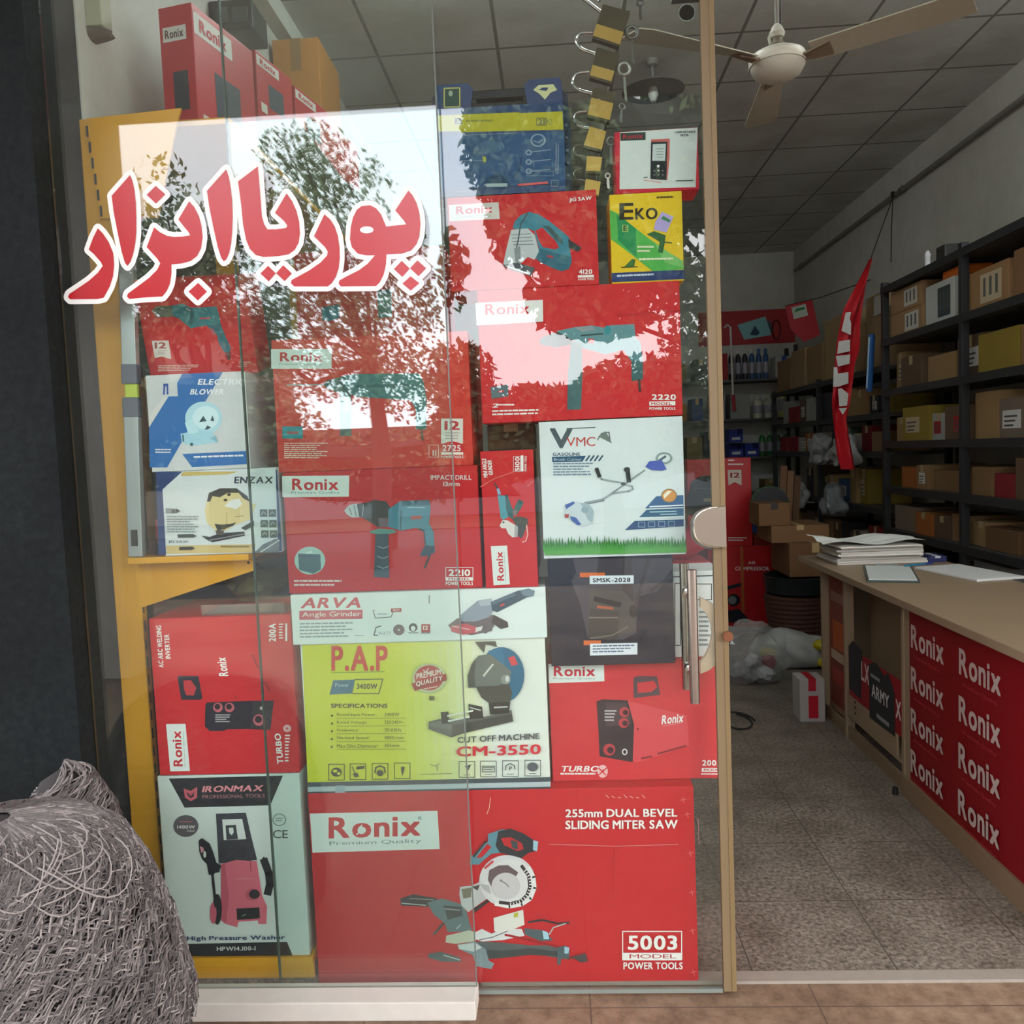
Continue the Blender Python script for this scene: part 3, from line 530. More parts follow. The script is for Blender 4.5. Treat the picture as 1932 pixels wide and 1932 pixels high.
# --- second rotary hammer carton, right
o = carton('tool_carton', 'wide red drill carton on top of the white brush cutter carton', [(900,545),(1283,535),(1287,783),(910,800)], .05, .24, RED, z=(1.531, 1.881), xs=(-.19, .341))
ronix(o, E_, (75,315,632,288,636,470,85,500), (155,325,520,415), (160,425,520,450), panel_col='e4e4e2', sl=-.03)
a = Art(o, E_); a.L('8f1f26',4,-30,510,640,470).L('8f1f26',4,1250,420,1770,378).done('flap_seam')
a = Art(o, E_); a.P('565c60',600,640,625,600,720,562,860,560,885,650,740,685,620,662).P('3a4044',735,560,860,558,875,660,745,682).P('5f8c94',745,548,900,515,1040,500,1150,522,1185,500,1390,490,1402,600,1442,640,1462,800,1462,950,1368,962,1368,800,1300,702,1150,742,940,682,880,620).P('2e8a92',1140,520,1165,498,1195,520,1190,572,1150,575).P('3a6468',1370,790,1462,800,1462,950,1368,962).L('30393c',12,950,585,1130,570).P('8a9498',900,520,1040,502,1070,540,960,556).P('45666a',868,640,955,640,960,900,950,1195,835,1200,840,900).L('44302e',20,1430,950,1437,1045).R('c84a50',1010,610,1055,650).done('tool_picture', 'printed picture of a blue rotary hammer')
a = Art(o, E_); a.P('5a6c74',200,1012,345,990,350,1085,210,1110).R('b8404a',262,1042,310,1058,-.1).done('case_picture')
a = Art(o, E_); a.T(WHT,'2',212,1148,262,1182,it=.3).Wd(WHT,262,1152,398,1178,1).Wd(WHT,215,1205,600,1260,2,-.03).done('product_text')
a = Art(o, E_); a.T(WHT,'2220',1535,1072,1735,1118).R(WHT,1515,1132,1730,1166,-.02).T('b03038','MODEL',1530,1138,1700,1160).T(WHT,'POWER TOOLS',1515,1178,1730,1200).done('model_mark')
# --- jigsaw carton
o = carton('tool_carton', 'red jigsaw carton under the blue carry case', [(845,375),(1125,357),(1130,537),(850,560)], .05, .2, RED, z=(1.8815, 2.125), xs=(-.258, .1325))
ronix(o, F_, (65,182,428,160,436,282,70,300), (118,192,382,250), (120,262,372,280), panel_col='d2ccc8', sl=-.05)
a = Art(o, F_)
a.P('3f8094',530,350,545,300,590,255,650,230,720,250,800,300,900,380,945,420,950,520,962,590,942,645,890,665,830,645,720,592,695,565,720,490,700,420,690,372,640,352,560,362)
a.P('2f6478',700,560,730,500,960,560,960,600,942,645,890,665,830,645,720,592).P(RED,698,368,745,345,840,440,868,490,840,505,750,488,720,440).P('38565e',745,330,800,335,890,430,900,470,850,440,790,370)
a.P('bfc6ca',520,362,640,352,692,400,722,520,690,580,640,560,600,600,520,640,462,612,490,480)
for k in range(4): a.L('7c868a',6,520+k*6,400+k*24,660+k*8,390+k*26)
a.L('4a545a',9,640,240,590,320,570,440,548,540).P('8a9296',540,500,585,480,590,600,552,610).P('4a5258',455,622,560,600,695,640,662,702,520,655).L('c9ced0',10,480,625,640,680).P('2f363c',935,430,1032,492,1010,524,940,492).R('b04650',780,545,825,562,.2).done('tool_picture', 'printed picture of a blue jigsaw')
a = Art(o, F_); a.T(WHT,'JIG SAW',942,132,1106,166,sl=-.09).done('product_text')
a = Art(o, F_); a.T(WHT,'4120',1012,652,1110,686,sl=-.02).R(WHT,1005,694,1122,712,-.03).T(WHT,'POWER TOOLS',1008,718,1124,732,sl=-.03).done('model_mark')
# --- spray gun carton
o = carton('tool_carton', 'yellow and green paint spray gun carton right of the red jigsaw carton', [(1150,364),(1285,360),(1292,526),(1155,532)], .06, .12, 'e6c21c', z=(1.8815, 2.112), xs=(.167, .355))
a = Art(o, F_); a.P('4fae4c',1238,215,1290,240,1400,330,1530,430,1660,520,1772,590,1778,648,1560,672,1400,545,1246,430).P('1f8a50',1290,250,1400,330,1428,352,1432,562,1300,440).P('7ac06a',1560,450,1660,520,1772,590,1776,640,1640,600).R('25356a',1252,677,1782,745,-.045).R('8fb86a',1328,325,1374,378).T('2a3a1a','E',1338,332,1364,370).done('printed_ground')
a = Art(o, F_); a.T('2c2414','E',1308,168,1412,290,sl=-.02).T('2c2414','KO',1424,204,1586,288,sl=-.02).Wd('4a3a12',1580,120,1702,148,1,-.04).done('brand_label')
a = Art(o, F_); a.P('b4a4dc',1572,300,1620,230,1702,268,1652,382,1560,362).P('2f7a4a',1628,260,1680,292,1672,310,1612,282).P('255e30',1508,395,1560,372,1645,402,1638,462,1622,535,1590,522,1602,450,1540,412).L('3a5a30',8,1620,450,1690,458).P('3a6a2a',1335,640,1400,575,1425,580,1415,632).L('2a3a18',6,1322,636,1440,632).done('tool_picture', 'printed picture of a spray gun')
a = Art(o, F_); a.Wd('e9eccc',1450,570,1700,600,1,-.02).Wd('dfe6c0',1440,480,1560,540,2).Wd('c8d4e6',1290,692,1560,722,1,-.045).done('product_text')
# --- laser meter carton
o = carton('tool_carton', 'small white and red laser meter carton at the very top right', [(1162,246),(1320,240),(1318,360),(1162,358)], .06, .1, 'c81a36', z=(2.1125, 2.27), xs=(.186, .4))
a = Art(o, G_); a.P('d3dad8',697,1340,1482,1292,1462,1895,692,1918).done('printed_ground')
a = Art(o, G_); a.R('2a3430',700,1348,955,1428,-.04).T('b02038','Ronix',725,1362,925,1408,sl=-.04).done('brand_label')
a = Art(o, G_); a.L('d8a8a8',14,940,1825,1110,1850).P('c8645f',1010,1412,1200,1405,1198,1600,1175,1826,1050,1818,1003,1812).P('22262a',1010,1437,1176,1435,1166,1824,1003,1813).P('c6cfcf',1028,1462,1160,1456,1152,1630,1022,1628)
for k in range(4): a.L('78848a',6,1062+k*3,1510+k*28,1135,1507+k*28)
a.E('e0e0de',1083,1684,14,14).E('d0d0d0',1085,1728,9,9)
for x in (1043,1128):
    for y in (1730,1772): a.E('6a6a6c',x,y,11,10)
a.E('6a6a6c',1085,1772,11,10).L('4a5050',9,935,1800,975,1796).done('tool_picture', 'printed picture of a laser distance meter')
a = Art(o, G_); a.T('3c4644','LASER DISTANCE',1250,1330,1460,1352,sl=-.02).T('3c4644','METER',1305,1362,1390,1384,sl=-.02).Wd('3c4644',1260,1828,1440,1852,1,-.03).done('product_text')
# --- upright angle grinder carton
o = carton('tool_carton', 'narrow upright red carton with a small teal angle grinder picture', [(903,852),(1000,848),(1018,1102),(918,1106)], .05, .14, RED, z=(1.087, 1.457), xs=(-.2, -.058))
ronix(o, I_, (240,1335,445,1328,480,1815,275,1828), (322,1405,408,1768), (418,1400,436,1768), rot=90, sl=-.06)
a = Art(o, I_); a.P('3a4044',283,545,298,540,335,605,312,610).P('8fa8c4',312,612,345,608,370,680,330,690).P('4f97a4',325,690,420,700,430,860,470,880,475,960,400,1005,365,985).P('2f5f66',425,690,450,685,500,840,560,920,500,990,460,960,430,860).P('37625e',545,830,590,745,655,780,625,850,590,900,560,960,515,935).P('8a6a6e',520,890,575,880,560,955,515,945).P('234a48',575,755,630,760,645,790,600,810)
a.P('4a4a4c',500,980,600,960,700,985,712,1060,690,1150,620,1240,580,1200,560,1080).P('d23a40',640,1230,655,1180,680,1120,690,1060,712,1070,712,1190,690,1260,640,1290,600,1260).L('f0cfc0',10,690,1070,705,1190,680,1270,640,1285).P('d9d4d2',350,1080,385,1010,440,1005,540,1065,582,1090,575,1220,510,1222,460,1180,430,1110,380,1110).P('a8a6a8',540,1070,582,1090,575,1220,535,1222).E('4a5054',400,1035,14,12).done('tool_picture', 'printed picture of a teal angle grinder')
a = Art(o, I_); a.T(WHT,'MINI ANGLE',150,235,205,472,rot=90,sl=-.1).T(WHT,'GRINDER',215,252,268,440,rot=90,sl=-.1).O(WHT,5,525,205,612,398).T(WHT,'5100',545,215,602,392,rot=90).R(WHT,618,195,650,395).T(WHT,'POWER TOOLS',662,200,690,390,rot=90).done('product_text')
a = Art(o, I_); a.L('e26a66',12,110,590,240,510,330,470,530,400).L('e26a66',10,700,590,740,540,775,520).done('scuff_marks')
# --- brush cutter carton
o = carton('tool_carton', 'white brush cutter carton with printed green grass along its foot', [(1015,797),(1285,787),(1297,1045),(1028,1055)], .05, .3, 'd9e0e3', z=(1.1615, 1.5285), xs=(-.04, .34))
a = Art(o, E_); a.T('4f5a62','V',690,1352,880,1520).L('4f5a62',8,830,1355,1068,1346).T('c03a34','VMC',830,1428,1068,1504,0,sl=-.02).L('5f6a6c',9,1085,1450,1120,1395,1180,1385,1190,1440).P('6f7a74',1090,1420,1150,1375,1190,1440,1205,1478,1150,1450).done('brand_label')
a = Art(o, E_); a.T('4d5f74','GASOLINE',715,1555,942,1582,sl=-.01).P('2a5474',708,1590,990,1580,962,1628,712,1634).T('b9cbd6','Brush Cutter',724,1598,955,1622,0)
for k in range(4): a.L('2a4a64',13,990+k*36,1622,1020+k*36,1580)
a.Wd('7488a0',720,1642,1050,1755,5,-.01).done('product_text')
a = Art(o, J_); a.P('2a5a8a',1330,395,1520,387,1522,470,1252,480).P('27597e',1262,490,1522,478,1522,545,1200,552).P('234a78',1178,568,1522,556,1522,605,1110,632)
a.L('dfe8ee',9,1285,468,1518,457).L('dfe8ee',10,1200,548,1518,538).L('a8c8d8',7,1285,505,1470,500).L('a8c8d8',6,1360,522,1475,518)
for k in range(4): a.O('8fb0c8',4,1205+k*70,575-k*2,1250+k*70,610-k*2)
a.E('8a6a3a',1420,390,54,48).E('d08a38',1420,390,48,42).P('efe6cc',1380,385,1410,355,1440,360,1385,412).done('printed_banner')
a = Art(o, J_); a.L('8b9599',11,830,440,960,415,1250,212).L('5f686c',6,835,450,965,425).E('8a9a9a',1385,128,58,42).E('d9e0e3',1385,128,42,28).L('55686e',16,1350,145,1395,115).P('5060b4',1255,188,1280,150,1370,142,1402,205,1370,215,1300,212)
a.L('9aa4a8',11,930,255,950,275,1060,295,1110,308).L('9aa4a8',11,1110,310,1160,325,1165,345,1135,358,1030,372,960,412).L('2a2e32',26,912,202,932,255).L('2a2e32',30,1130,212,1138,290).E('3a3e42',1125,208,22,18).E('4a5256',1100,308,18,12)
a.P('c4d0d8',690,470,760,430,860,450,895,500,882,580,822,610,760,582,700,520).P('9fb0ba',800,440,860,450,895,500,882,580,850,560).P('3e5ea6',690,455,752,430,760,445,700,485).P('3e5ea6',725,532,770,545,805,592,780,598,735,562).P('a83a40',688,520,722,520,712,545,690,545).E('8fa4b0',830,490,26,22).done('tool_picture', 'printed picture of a brush cutter')
a = Art(o, J_); rn = random.Random(3)
for col, yb, hh in (('2f7a34', 752, 70), ('4f9a48', 770, 48)):
    q = []; x = 536
    while x < 1540:
        q += [x, yb-rn.uniform(.1, .35)*hh, x+8, yb-rn.uniform(.55, 1.2)*hh-.02*(x-536)]; x += rn.uniform(13, 24)
    q += [1540, yb-10, 1542, 788, 552, 808, 536, 760]; a.P(col, *q)
a.P('58a04e',545,780,800,765,1100,772,1540,750,1542,788,556,808).done('grass_print', 'printed strip of green grass')
# --- dark vacuum sprayer carton
o = carton('tool_carton', 'dark navy carton with white labels below the brush cutter carton', [(1032,1055),(1270,1050),(1275,1254),(1042,1258)], .06, .26, '161a2c', z=(.864, 1.161), xs=(-.031, .305), rough=.6)
a = Art(o, J_); a.P('423e48',745,834,1440,828,1440,900,1340,1060,1200,1100,1190,1350,1100,1400,850,1390,800,1160,735,990,770,930).P('3a3438',1090,833,1160,831,1170,1130,1095,1130).L('3a3438',22,1272,842,1190,1150).L('48424a',30,1318,848,1240,1050).L('2f2c34',26,1430,960,1290,1060)
a.P('4a4644',865,1040,1100,1060,1180,1150,1190,1330,1020,1400,850,1390).P('3c3836',868,1180,1070,1200,1060,1400,850,1390).P('1e1c20',895,1095,1090,1140,1075,1175,890,1130).R('b4583a',915,1160,1030,1178,.1).L('6a6460',10,870,1390,1020,1370,1130,1310).E('2a2628',1170,1200,30,44).L('77706a',8,860,1245,1060,1245).done('tool_picture', 'printed picture of a dark machine')
a = Art(o, J_); a.R('d9682f',795,930,970,962).R('dde2ea',864,952,1172,1010,-.012).T('2c3040','SMSK-2028',885,968,1150,998,sl=-.012).R('d9682f',822,1405,942,1438).R('dde2ea',866,1428,1198,1510,-.02).Wd('5a6484',885,1440,1180,1500,3,-.02).done('product_label', 'white labels with orange tabs')
# --- right welder carton
o = carton('tool_carton', 'red welder carton printed upright, low behind the door handle', [(1035,1262),(1365,1250),(1367,1475),(1045,1480)], .1, .24, 'd0343c', z=(.526, .8635), xs=(-.04, .437))
ronix(o, B_, (355,140,632,140,634,225,358,235), (382,150,588,200), (380,206,590,218), red='c02038')
a = Art(o, B_); a.P('d94a52',750,322,1045,395,1055,545,795,630,775,620,780,440).P('382c32',595,325,625,315,750,320,782,440,775,628,610,598,605,480).P('4c3a40',640,330,742,332,768,440,640,450)
for x, y, r in ((733,378,25),(730,432,25),(658,565,30)): a.E('b83a44',x,y,r,r).E('40222a',x+6,y+2,r*.55,r*.55)
a.E('d8d0d0',735,576,14,16).E('2e262a',735,576,8,10).E('8a2a34',800,462,6,6); a.Wd('c9c0c2',635,368,695,430,4); a.P('5a424a',778,208,800,198,895,200,912,292,780,308).P('d0343c',798,232,880,222,897,252,868,278,800,282)
a.L('8a2a34',9,820,608,870,598).L('8a2a34',9,900,585,1040,545).T(WHT,'Ronix',918,395,1025,440,sl=-.12,it=.1).L('e8a0a4',2,925,448,1020,430).done('tool_picture', 'printed picture of a red and black welder')
a = Art(o, B_); a.T(WHT,'TURBO',415,645,605,674,it=.3).Wd(WHT,415,680,590,698,1).E('e8b8ba',625,672,26,32).E('d0343c',625,672,8,8).L('d0343c',6,605,655,640,690).L('d0343c',6,605,690,645,655).done('product_text')
a = Art(o, B_); a.T(WHT,'200A',1120,616,1224,644).R(WHT,1118,655,1228,674).T('b03038','MODEL',1128,658,1218,670).Wd(WHT,1115,682,1230,695,1).done('model_mark')
# --- left welder carton, printed sideways
o = carton('tool_carton', 'red welder carton standing on its side at the left, print turned sideways', [(279,1168),(545,1160),(570,1450),(303,1455)], .05, .3, RED, z=(.586, 1.032), xs=(-1.142, -.742))
ronix(o, K_, (728,1118,882,1115,918,1490,762,1492), (788,1172,862,1452), (874,1175,886,1450), rot=90, sl=-.06)
a = Art(o, K_); a.P('2e2a36',818,745,835,735,985,736,1016,912,1000,925,850,925).P('c23a40',866,772,925,768,968,830,950,890,890,890,870,840).P('2a2630',1040,970,1052,945,1420,932,1582,930,1556,1165,1380,1155,1210,1158,1190,1170,1075,1172,1036,1135).P('3a343a',1420,940,1582,930,1556,1165,1400,1150)
for x, y, r in ((1140,985,38),(1232,985,38),(1465,1085,46)): a.E('b8606a',x,y,r,r).E('2a2026',x-4,y-6,r*.6,r*.6)
a.Wd('c0b8bc',1120,1040,1240,1110,4); a.L('8a2a30',9,1420,590,1465,680).L('8a2a30',9,1510,780,1550,860).E('8a2a30',1412,575,8,8).E('8a2a30',1282,902,8,8).E('b8b0b0',1490,990,18,14).T(WHT,'Ronix',1150,588,1225,735,rot=90,sl=-.16).done('tool_picture', 'printed picture of a welder lying sideways')
a = Art(o, K_); a.T(WHT,'AC ARC WELDING',672,335,712,668,rot=90,sl=-.06).T(WHT,'INVERTER',728,405,766,598,rot=90,sl=-.06).T(WHT,'200A',1545,320,1600,462,rot=90).Wd(WHT,1625,320,1660,450,6).R(WHT,1675,318,1690,458).T(WHT,'TURBO',1612,1190,1662,1430,rot=90,sl=-.1).Wd(WHT,1672,1200,1712,1425,9).E('e0a8aa',1690,1150,32,30).E('c23a40',1690,1150,8,8).done('product_text')
# --- pressure washer carton
o = carton('tool_carton', 'white carton with a pink pressure washer picture on the yellow base shelf', [(293,1468),(565,1460),(582,1802),(345,1806)], .05, .3, 'ccd6d1', z=(.056, .584), xs=(-1.15, -.745))
a = Art(o, L_); a.P('25272c',690,150,1522,128,1430,345,805,362).P('25272c',820,1355,1552,1340,1592,1440,788,1446).L('8aa09c',4,1425,345,1475,900,1492,1340).done('printed_ground')
a = Art(o, L_); a.P('c45c68',798,222,850,240,897,210,897,290,850,315,808,287).P('25272c',822,250,850,262,875,242,872,280,850,292,828,275).L('c45c68',7,835,255,850,275,868,250).T('dc8a92','IRONMAX',930,205,1370,250,sl=-.02,it=.3).T('b0787e','PROFESSIONAL TOOLS',935,270,1390,296,0,sl=-.02).done('brand_label')
a = Art(o, L_); a.E('5a565c',815,495,92,80).T('d8d4d6','1400W',752,490,882,514).Wd('c06a72',770,460,860,476,1).Wd('d8d4d6',825,528,880,542,1).done('power_badge')
a = Art(o, L_); a.L('24262c',56,1385,745,1420,840,1428,920,1412,985).P('24262c',1360,745,1385,715,1395,740,1430,780,1380,800)
a.P('3c3e46',1035,405,1252,398,1290,560,1335,742,1055,765).P('d3dad6',1080,447,1226,443,1256,590,1092,597).P('3c3e46',1105,490,1180,485,1196,590,1112,595).P('d3dad6',1128,508,1160,506,1165,540,1150,562,1132,545).P('34353c',1062,600,1290,590,1335,742,1055,768)
a.P('cf6878',1072,772,1180,742,1332,750,1372,1000,1408,1080,1402,1208,1345,1208,1340,1182,1200,1192,1190,1232,1100,1205,1072,1180).P('b85566',1072,772,1100,765,1130,1000,1110,1205,1072,1180).L('8a3a48',5,1285,745,1290,825).L('d890a0',4,1180,880,1300,875)
a.E('b85566',1302,992,52,44).E('2e2a2e',1316,990,40,34).P('26282a',1185,1095,1352,1086,1356,1166,1190,1178).L('8a9a90',5,1225,1150,1255,1135)
a.E('24262c',1045,1100,34,112).E('c05a6c',1016,1128,24,78).P('24262c',910,600,935,582,990,620,1015,680,1040,760,1075,780,1060,830,1030,835,1020,850,985,850,970,770,935,735,915,680).L('24262c',20,1010,840,1035,1080).P('c88a94',918,640,945,650,950,680,930,690).E('cfd6d2',955,700,10,24).done('tool_picture', 'printed picture of a pink pressure washer')
a = Art(o, L_); a.T('2d3c66','High Pressure Washer',825,1296,1540,1336,sl=-.012).T('c8ccc8','HPW14.100-1',1042,1372,1325,1402,sl=-.012).T('2f3a36','CE',1452,522,1560,582,0).E('7f928c',1498,447,50,46).E('ccd6d1',1498,447,42,38).Wd('7f928c',1470,432,1526,468,2).Wd('7f928c',1480,484,1516,492,1).done('product_text')
# --- cream jigsaw carton
o = carton('tool_carton', 'white and navy carton with a cream jigsaw picture, second shelf at the left', [(302,890),(522,887),(530,1040),(312,1047)], .05, .2, 'd2d8da', z=(1.205, 1.437), xs=(-1.082, -.757))
a = Art(o, M_); a.P('2b3f70',745,1208,985,1206,805,1370,838,1962,770,1968).P('2b3f70',1835,1188,1850,1188,1895,1930,1862,1935).P('6a7078',1640,1945,1720,1870,1830,1820,1870,1820,1868,1945).L('e4e4de',8,1700,1940,1870,1830).P('c8b06a',975,1230,1000,1208,1500,1206,1400,1232,980,1248).P('cdb67c',838,1880,1660,1868,1620,1942,842,1955).done('printed_ground')
a = Art(o, M_); a.T('34384a','ENZAX',1458,1252,1808,1314,it=.1).done('brand_label')
a = Art(o, M_); a.P('d9c690',1210,1480,1230,1400,1330,1358,1480,1358,1580,1430,1602,1500,1660,1500,1630,1580,1600,1645,1480,1685,1380,1742,1290,1742,1210,1672,1190,1560).P('3a3c38',1210,1480,1228,1402,1330,1358,1480,1358,1580,1430,1600,1480,1540,1450,1500,1400,1400,1400,1330,1440,1260,1430,1240,1480).P('e3e4e0',1370,1520,1420,1470,1500,1450,1530,1500,1480,1550).E('3a3c38',1380,1465,18,12).E('3a3c38',1412,1415,18,14).L('8a7a4a',6,1470,1620,1545,1608).L('b4a270',6,1390,1580,1390,1690)
a.P('3c403e',1280,1680,1340,1690,1440,1680,1480,1665,1450,1700,1360,1730,1310,1750).E('55503e',1365,1712,24,22).P('3e4a48',1520,1720,1640,1650,1640,1700,1560,1740).P('34363e',1160,1790,1240,1800,1330,1768,1550,1752,1556,1790,1262,1850,1215,1830).L('8a8c90',9,1240,1830,1550,1775).P('5a5050',1290,1742,1370,1742,1360,1780,1300,1785).done('tool_picture', 'printed picture of a cream jigsaw')
a = Art(o, M_)
for k in range(3):
    for j in range(2): x, y = 1695+j*80+k*6, 1550+k*95; a.R('4c5658',x,y,x+66,y+68).L('b8c0c2',6,x+12,y+48,x+30,y+20,x+52,y+44)
a.R('8c9094',838,1540,890,1585).R('5a5e62',892,1545,925,1585).P('3a3e42',930,1540,970,1562,930,1585).P('3a3e42',945,1778,1090,1775,1122,1792,1090,1806,950,1808).P('3a3428',960,1892,1080,1888,1105,1905,1075,1918,962,1920).done('icon_row')
a = Art(o, M_); a.Wd('8a9298',850,1610,1140,1770,7).T('34384a','JIG SAW',862,1832,1046,1860,0).Wd('8a7840',1340,1880,1600,1912,1).done('product_text')
# --- electric blower carton
o = carton('tool_carton', 'blue and white electric blower carton on top of the cream jigsaw carton', [(277,708),(463,702),(472,880),(283,883)], .05, .26, 'cfd2d4', z=(1.4375, 1.7), xs=(-1.103, -.827))
a = Art(o, M_); a.P('2a6cb0',682,805,860,522,945,520,938,400,985,316,1355,300,1200,560,1090,760,985,930,848,1168,690,1168).P('2a6cb0',985,1046,1590,1018,1590,1138,1075,1166).P('dcdad8',682,700,682,800,850,530,820,520).done('printed_ground')
a = Art(o, M_); a.L('2f4f9f',16,818,502,822,425,850,418,852,500).R('2f4f9f',812,405,858,424).T('eceff2','ELECTRIC',1125,362,1550,415,it=.25).T('eceff2','BLOWER',1055,455,1360,505,it=.25).Wd('dfe6ee',740,1000,885,1050,2).Wd('dfe6ee',1090,1065,1550,1100,1,-.03).done('product_text')
a = Art(o, M_); a.E('b4dbe8',1180,720,168,152).E('cfe9f0',1200,715,120,105).P('a8d2e2',970,862,1130,830,1262,838,1312,940,1080,972,985,945).P('bfe2ec',1010,760,1080,720,1140,850,1040,860)
a.P('2e4a58',1140,755,1178,698,1210,748).P('2e4a58',1242,745,1262,695,1280,745).P('2e4a58',1190,825,1215,785,1248,802,1225,820).P('3a6a78',985,870,1000,870,1005,940,990,930).E('3a5a64',1072,958,14,16).P('86b8cc',1240,905,1290,880,1312,940).done('tool_picture', 'printed picture of a pale blue blower')
# --- leaning red drill carton
o = carton('tool_carton', 'red drill carton leaning forward above the electric blower carton', [(250,535),(455,525),(485,700),(287,704)], .12, .12, RED, z=(1.7005, 1.965), xs=(-1.122, -.815), tilt=math.radians(14))
a = Art(o, N_); a.P('6a7468',785,1640,830,1602,990,1590,1002,1702,840,1712).L('b8b4a8',14,795,1645,830,1690).P('44503e',835,1605,985,1592,990,1620,840,1635).P('2f7a86',985,1592,1100,1570,1180,1612,1440,1600,1472,1700,1482,1772,1340,1792,1180,1822,1060,1722,1000,1700).P('235e6a',1180,1612,1215,1690,1200,1780,1170,1790).R('b84a58',1270,1715,1380,1732,-.05).P('2b6674',1340,1792,1482,1772,1545,1932,1560,1990,1490,1990,1440,1880).P('b05060',1370,1820,1410,1830,1440,1890,1405,1885).done('tool_picture', 'printed picture of a teal drill')
a = Art(o, M_); a.P('2b6674',1305,-10,1385,-15,1425,70,1420,115,1370,120,1330,60).P('5a2a30',1375,115,1425,115,1428,185,1400,190).P('ddd2cc',708,14,862,11,886,182,802,158,736,172).T('a03038','12',735,28,840,84).Wd('b0a4a0',765,100,850,145,3).Wd('e8b8b0',765,238,1140,300,4,-.02).Wd('e0b0aa',1500,205,1610,260,3).L('e8d0c8',6,1025,-280,1060,-260).done('product_text')
# --- blue carry case
q = [PY(x, y, .05) for x, y in ((822,160),(1060,148),(1078,357),(835,370))]
def hx_(x, y): p = PY(H_[0]+x*H_[2], H_[1]+y*H_[2], .05); return p
cx = -.105; cz = 2.1255
o = empty('carry_case', (cx, .05, cz)); o.matrix_basis = Matrix.Translation((cx, .05, cz)); tag(o, 'dark blue tool carry case with a yellow band standing on the jigsaw carton', 'tool case')
def rl(x, y): p = hx_(x, y); return (p.x-cx, max(p.z-cz, 0))
out = [rl(*p) for p in ((122,165),(440,145),(492,200),(470,390),(1050,355),(1012,165),(1060,110),(1375,85),(1392,150),(1412,430),(1440,1300),(165,1300))]
mb = MB(); mb.extr(out, 0, .035, M('243a66', .35)); mb.build('case_front', o)
out2 = [rl(*p) for p in ((60,240),(110,190),(440,165),(492,205),(472,385),(1050,350),(1015,165),(1080,112),(1390,140),(1455,200),(1490,600),(1505,1300),(100,1300))]
mb = MB(); mb.extr(out2, .0352, .1, M('1a2740', .4)); mb.build('case_back', o)
h = [rl(*p) for p in ((470,200),(1030,165),(1045,352),(472,388))]; hi = [rl(*p) for p in ((540,300),(985,265),(950,296),(530,322))]
mb = MB(); z0 = h[2][1]; x0, x1 = h[0][0]-.005, h[1][0]+.005; zt = (h[0][1]+h[1][1])/2; zs0 = (hi[2][1]+hi[3][1])/2-.002; zs1 = (hi[0][1]+hi[1][1])/2+.002
blk = M('15181c', .45); mb.box(x0, x1, .012, .06, zs1, zt, blk, .004); mb.box(x0, x1, .012, .06, z0-.006, zs0, blk, .003); mb.box(x0, hi[0][0]-.004, .012, .06, zs0, zs1, blk); mb.box(hi[1][0]+.004, x1, .012, .06, zs0, zs1, blk); mb.build('handle', o)
a = Art(o, H_); a.P('b6ae2c',130,472,950,440,985,448,1402,430,1412,615,380,642,360,632,150,636).done('yellow_band')
a = Art(o, H_); a.T('2c3450','B',312,500,388,560).Wd('8a8a3a',420,520,700,560,1,-.02).O('6a6a4a',8,1142,500,1235,572).T('55583c','21',1155,508,1222,565).T('7a7c5a','PCS',1240,510,1300,565,0).done('case_text')
a = Art(o, H_); a.O('c4c468',12,205,198,362,388,-.03).P('2f4a46',215,208,352,202,356,378,222,384).E('9fb09a',270,250,22,30).P('c9c99c',1105,215,1160,165,1310,158,1348,215,1282,242,1225,312,1162,248).P('243a66',1160,215,1200,190,1260,190,1240,225).done('badge')
a = Art(o, H_); c = '7f93a8'; a.P('33527a',150,690,1420,640,1432,1150,165,1230).L(c,5,280,680,960,650).P('4a6684',560,760,640,720,790,750,810,820,700,860,600,850).L(c,8,790,750,810,800).P('a8a83a',590,885,625,890,630,945,600,945).L(c,5,340,930,600,930).L('27405e',12,985,900,970,1020,900,1110).E(c,1155,725,78,68).E('33527a',1155,725,60,52).L(c,10,1110,730,1160,750,1200,720)
for k in range(3): a.L(c,10,1040,850+k*95,1280,820+k*100); a.E(c,1060,850+k*95,34,30).E('33527a',1060,850+k*95,16,14)
a.L(c,10,1340,760,1335,1060,1355,1065,1360,770).O(c,5,1040,1040,1310,1085).P('27405e',600,1180,640,1110,740,1060,840,1110,870,1190,740,1215).R('9fb0b8',630,1165,845,1200,-.02).R('d05a5e',950,1168,1255,1190,-.08).O(c,6,1288,1132,1358,1192).L(c,6,330,1120,520,1105).L(c,6,330,1245,520,1235).done('printed_panel', 'printed panel with pale outlines of tools')
mb = MB()
for k in range(5): p = rl(1440+k*6, 520+k*130); mb.lathe([(0, .098), (.004, .098), (.004, .102), (0, .102)], M('5a6878', .4), (p[0], -.067, p[1]), 10, 'y')
mb.build('latch_stud', o)
# ------------------------------------------------------------------ yellow gondola shelving at the left
YEL = M('d99a12', .38, 0, .05, 5); BLK = M('1b1c1e', .5)
g = empty('gondola_shelving', (-1.2, .1, FZ)); tag(g, 'yellow steel shop shelving unit standing along the left wall', 'shelving unit')
def gl(mb, name, label=None):
    mb.v = [(x+1.2, y-.1, z-FZ) for x, y, z in mb.v]; o = mb.build(name, g)
    if label: o['label'] = label
    return o
for yy in (.1, 1.0, 1.9):
    mb = MB(); mb.box(-1.262, -1.185, yy, yy+.03, FZ, 2.405, YEL, .003)
    for k in range(44): z = .05+k*.052; mb.box(-1.1852, -1.1838, yy+.006, yy+.012, z, z+.03, BLK)
    gl(mb, 'upright')
def yp(x, y, Y=.1): p = PY(x, y, Y); return (p.x, p.z)
mb = MB(); mb.extr([yp(166,226), yp(344,206), yp(335,238), yp(300,412), yp(192,414)], .092, .0995, YEL); 
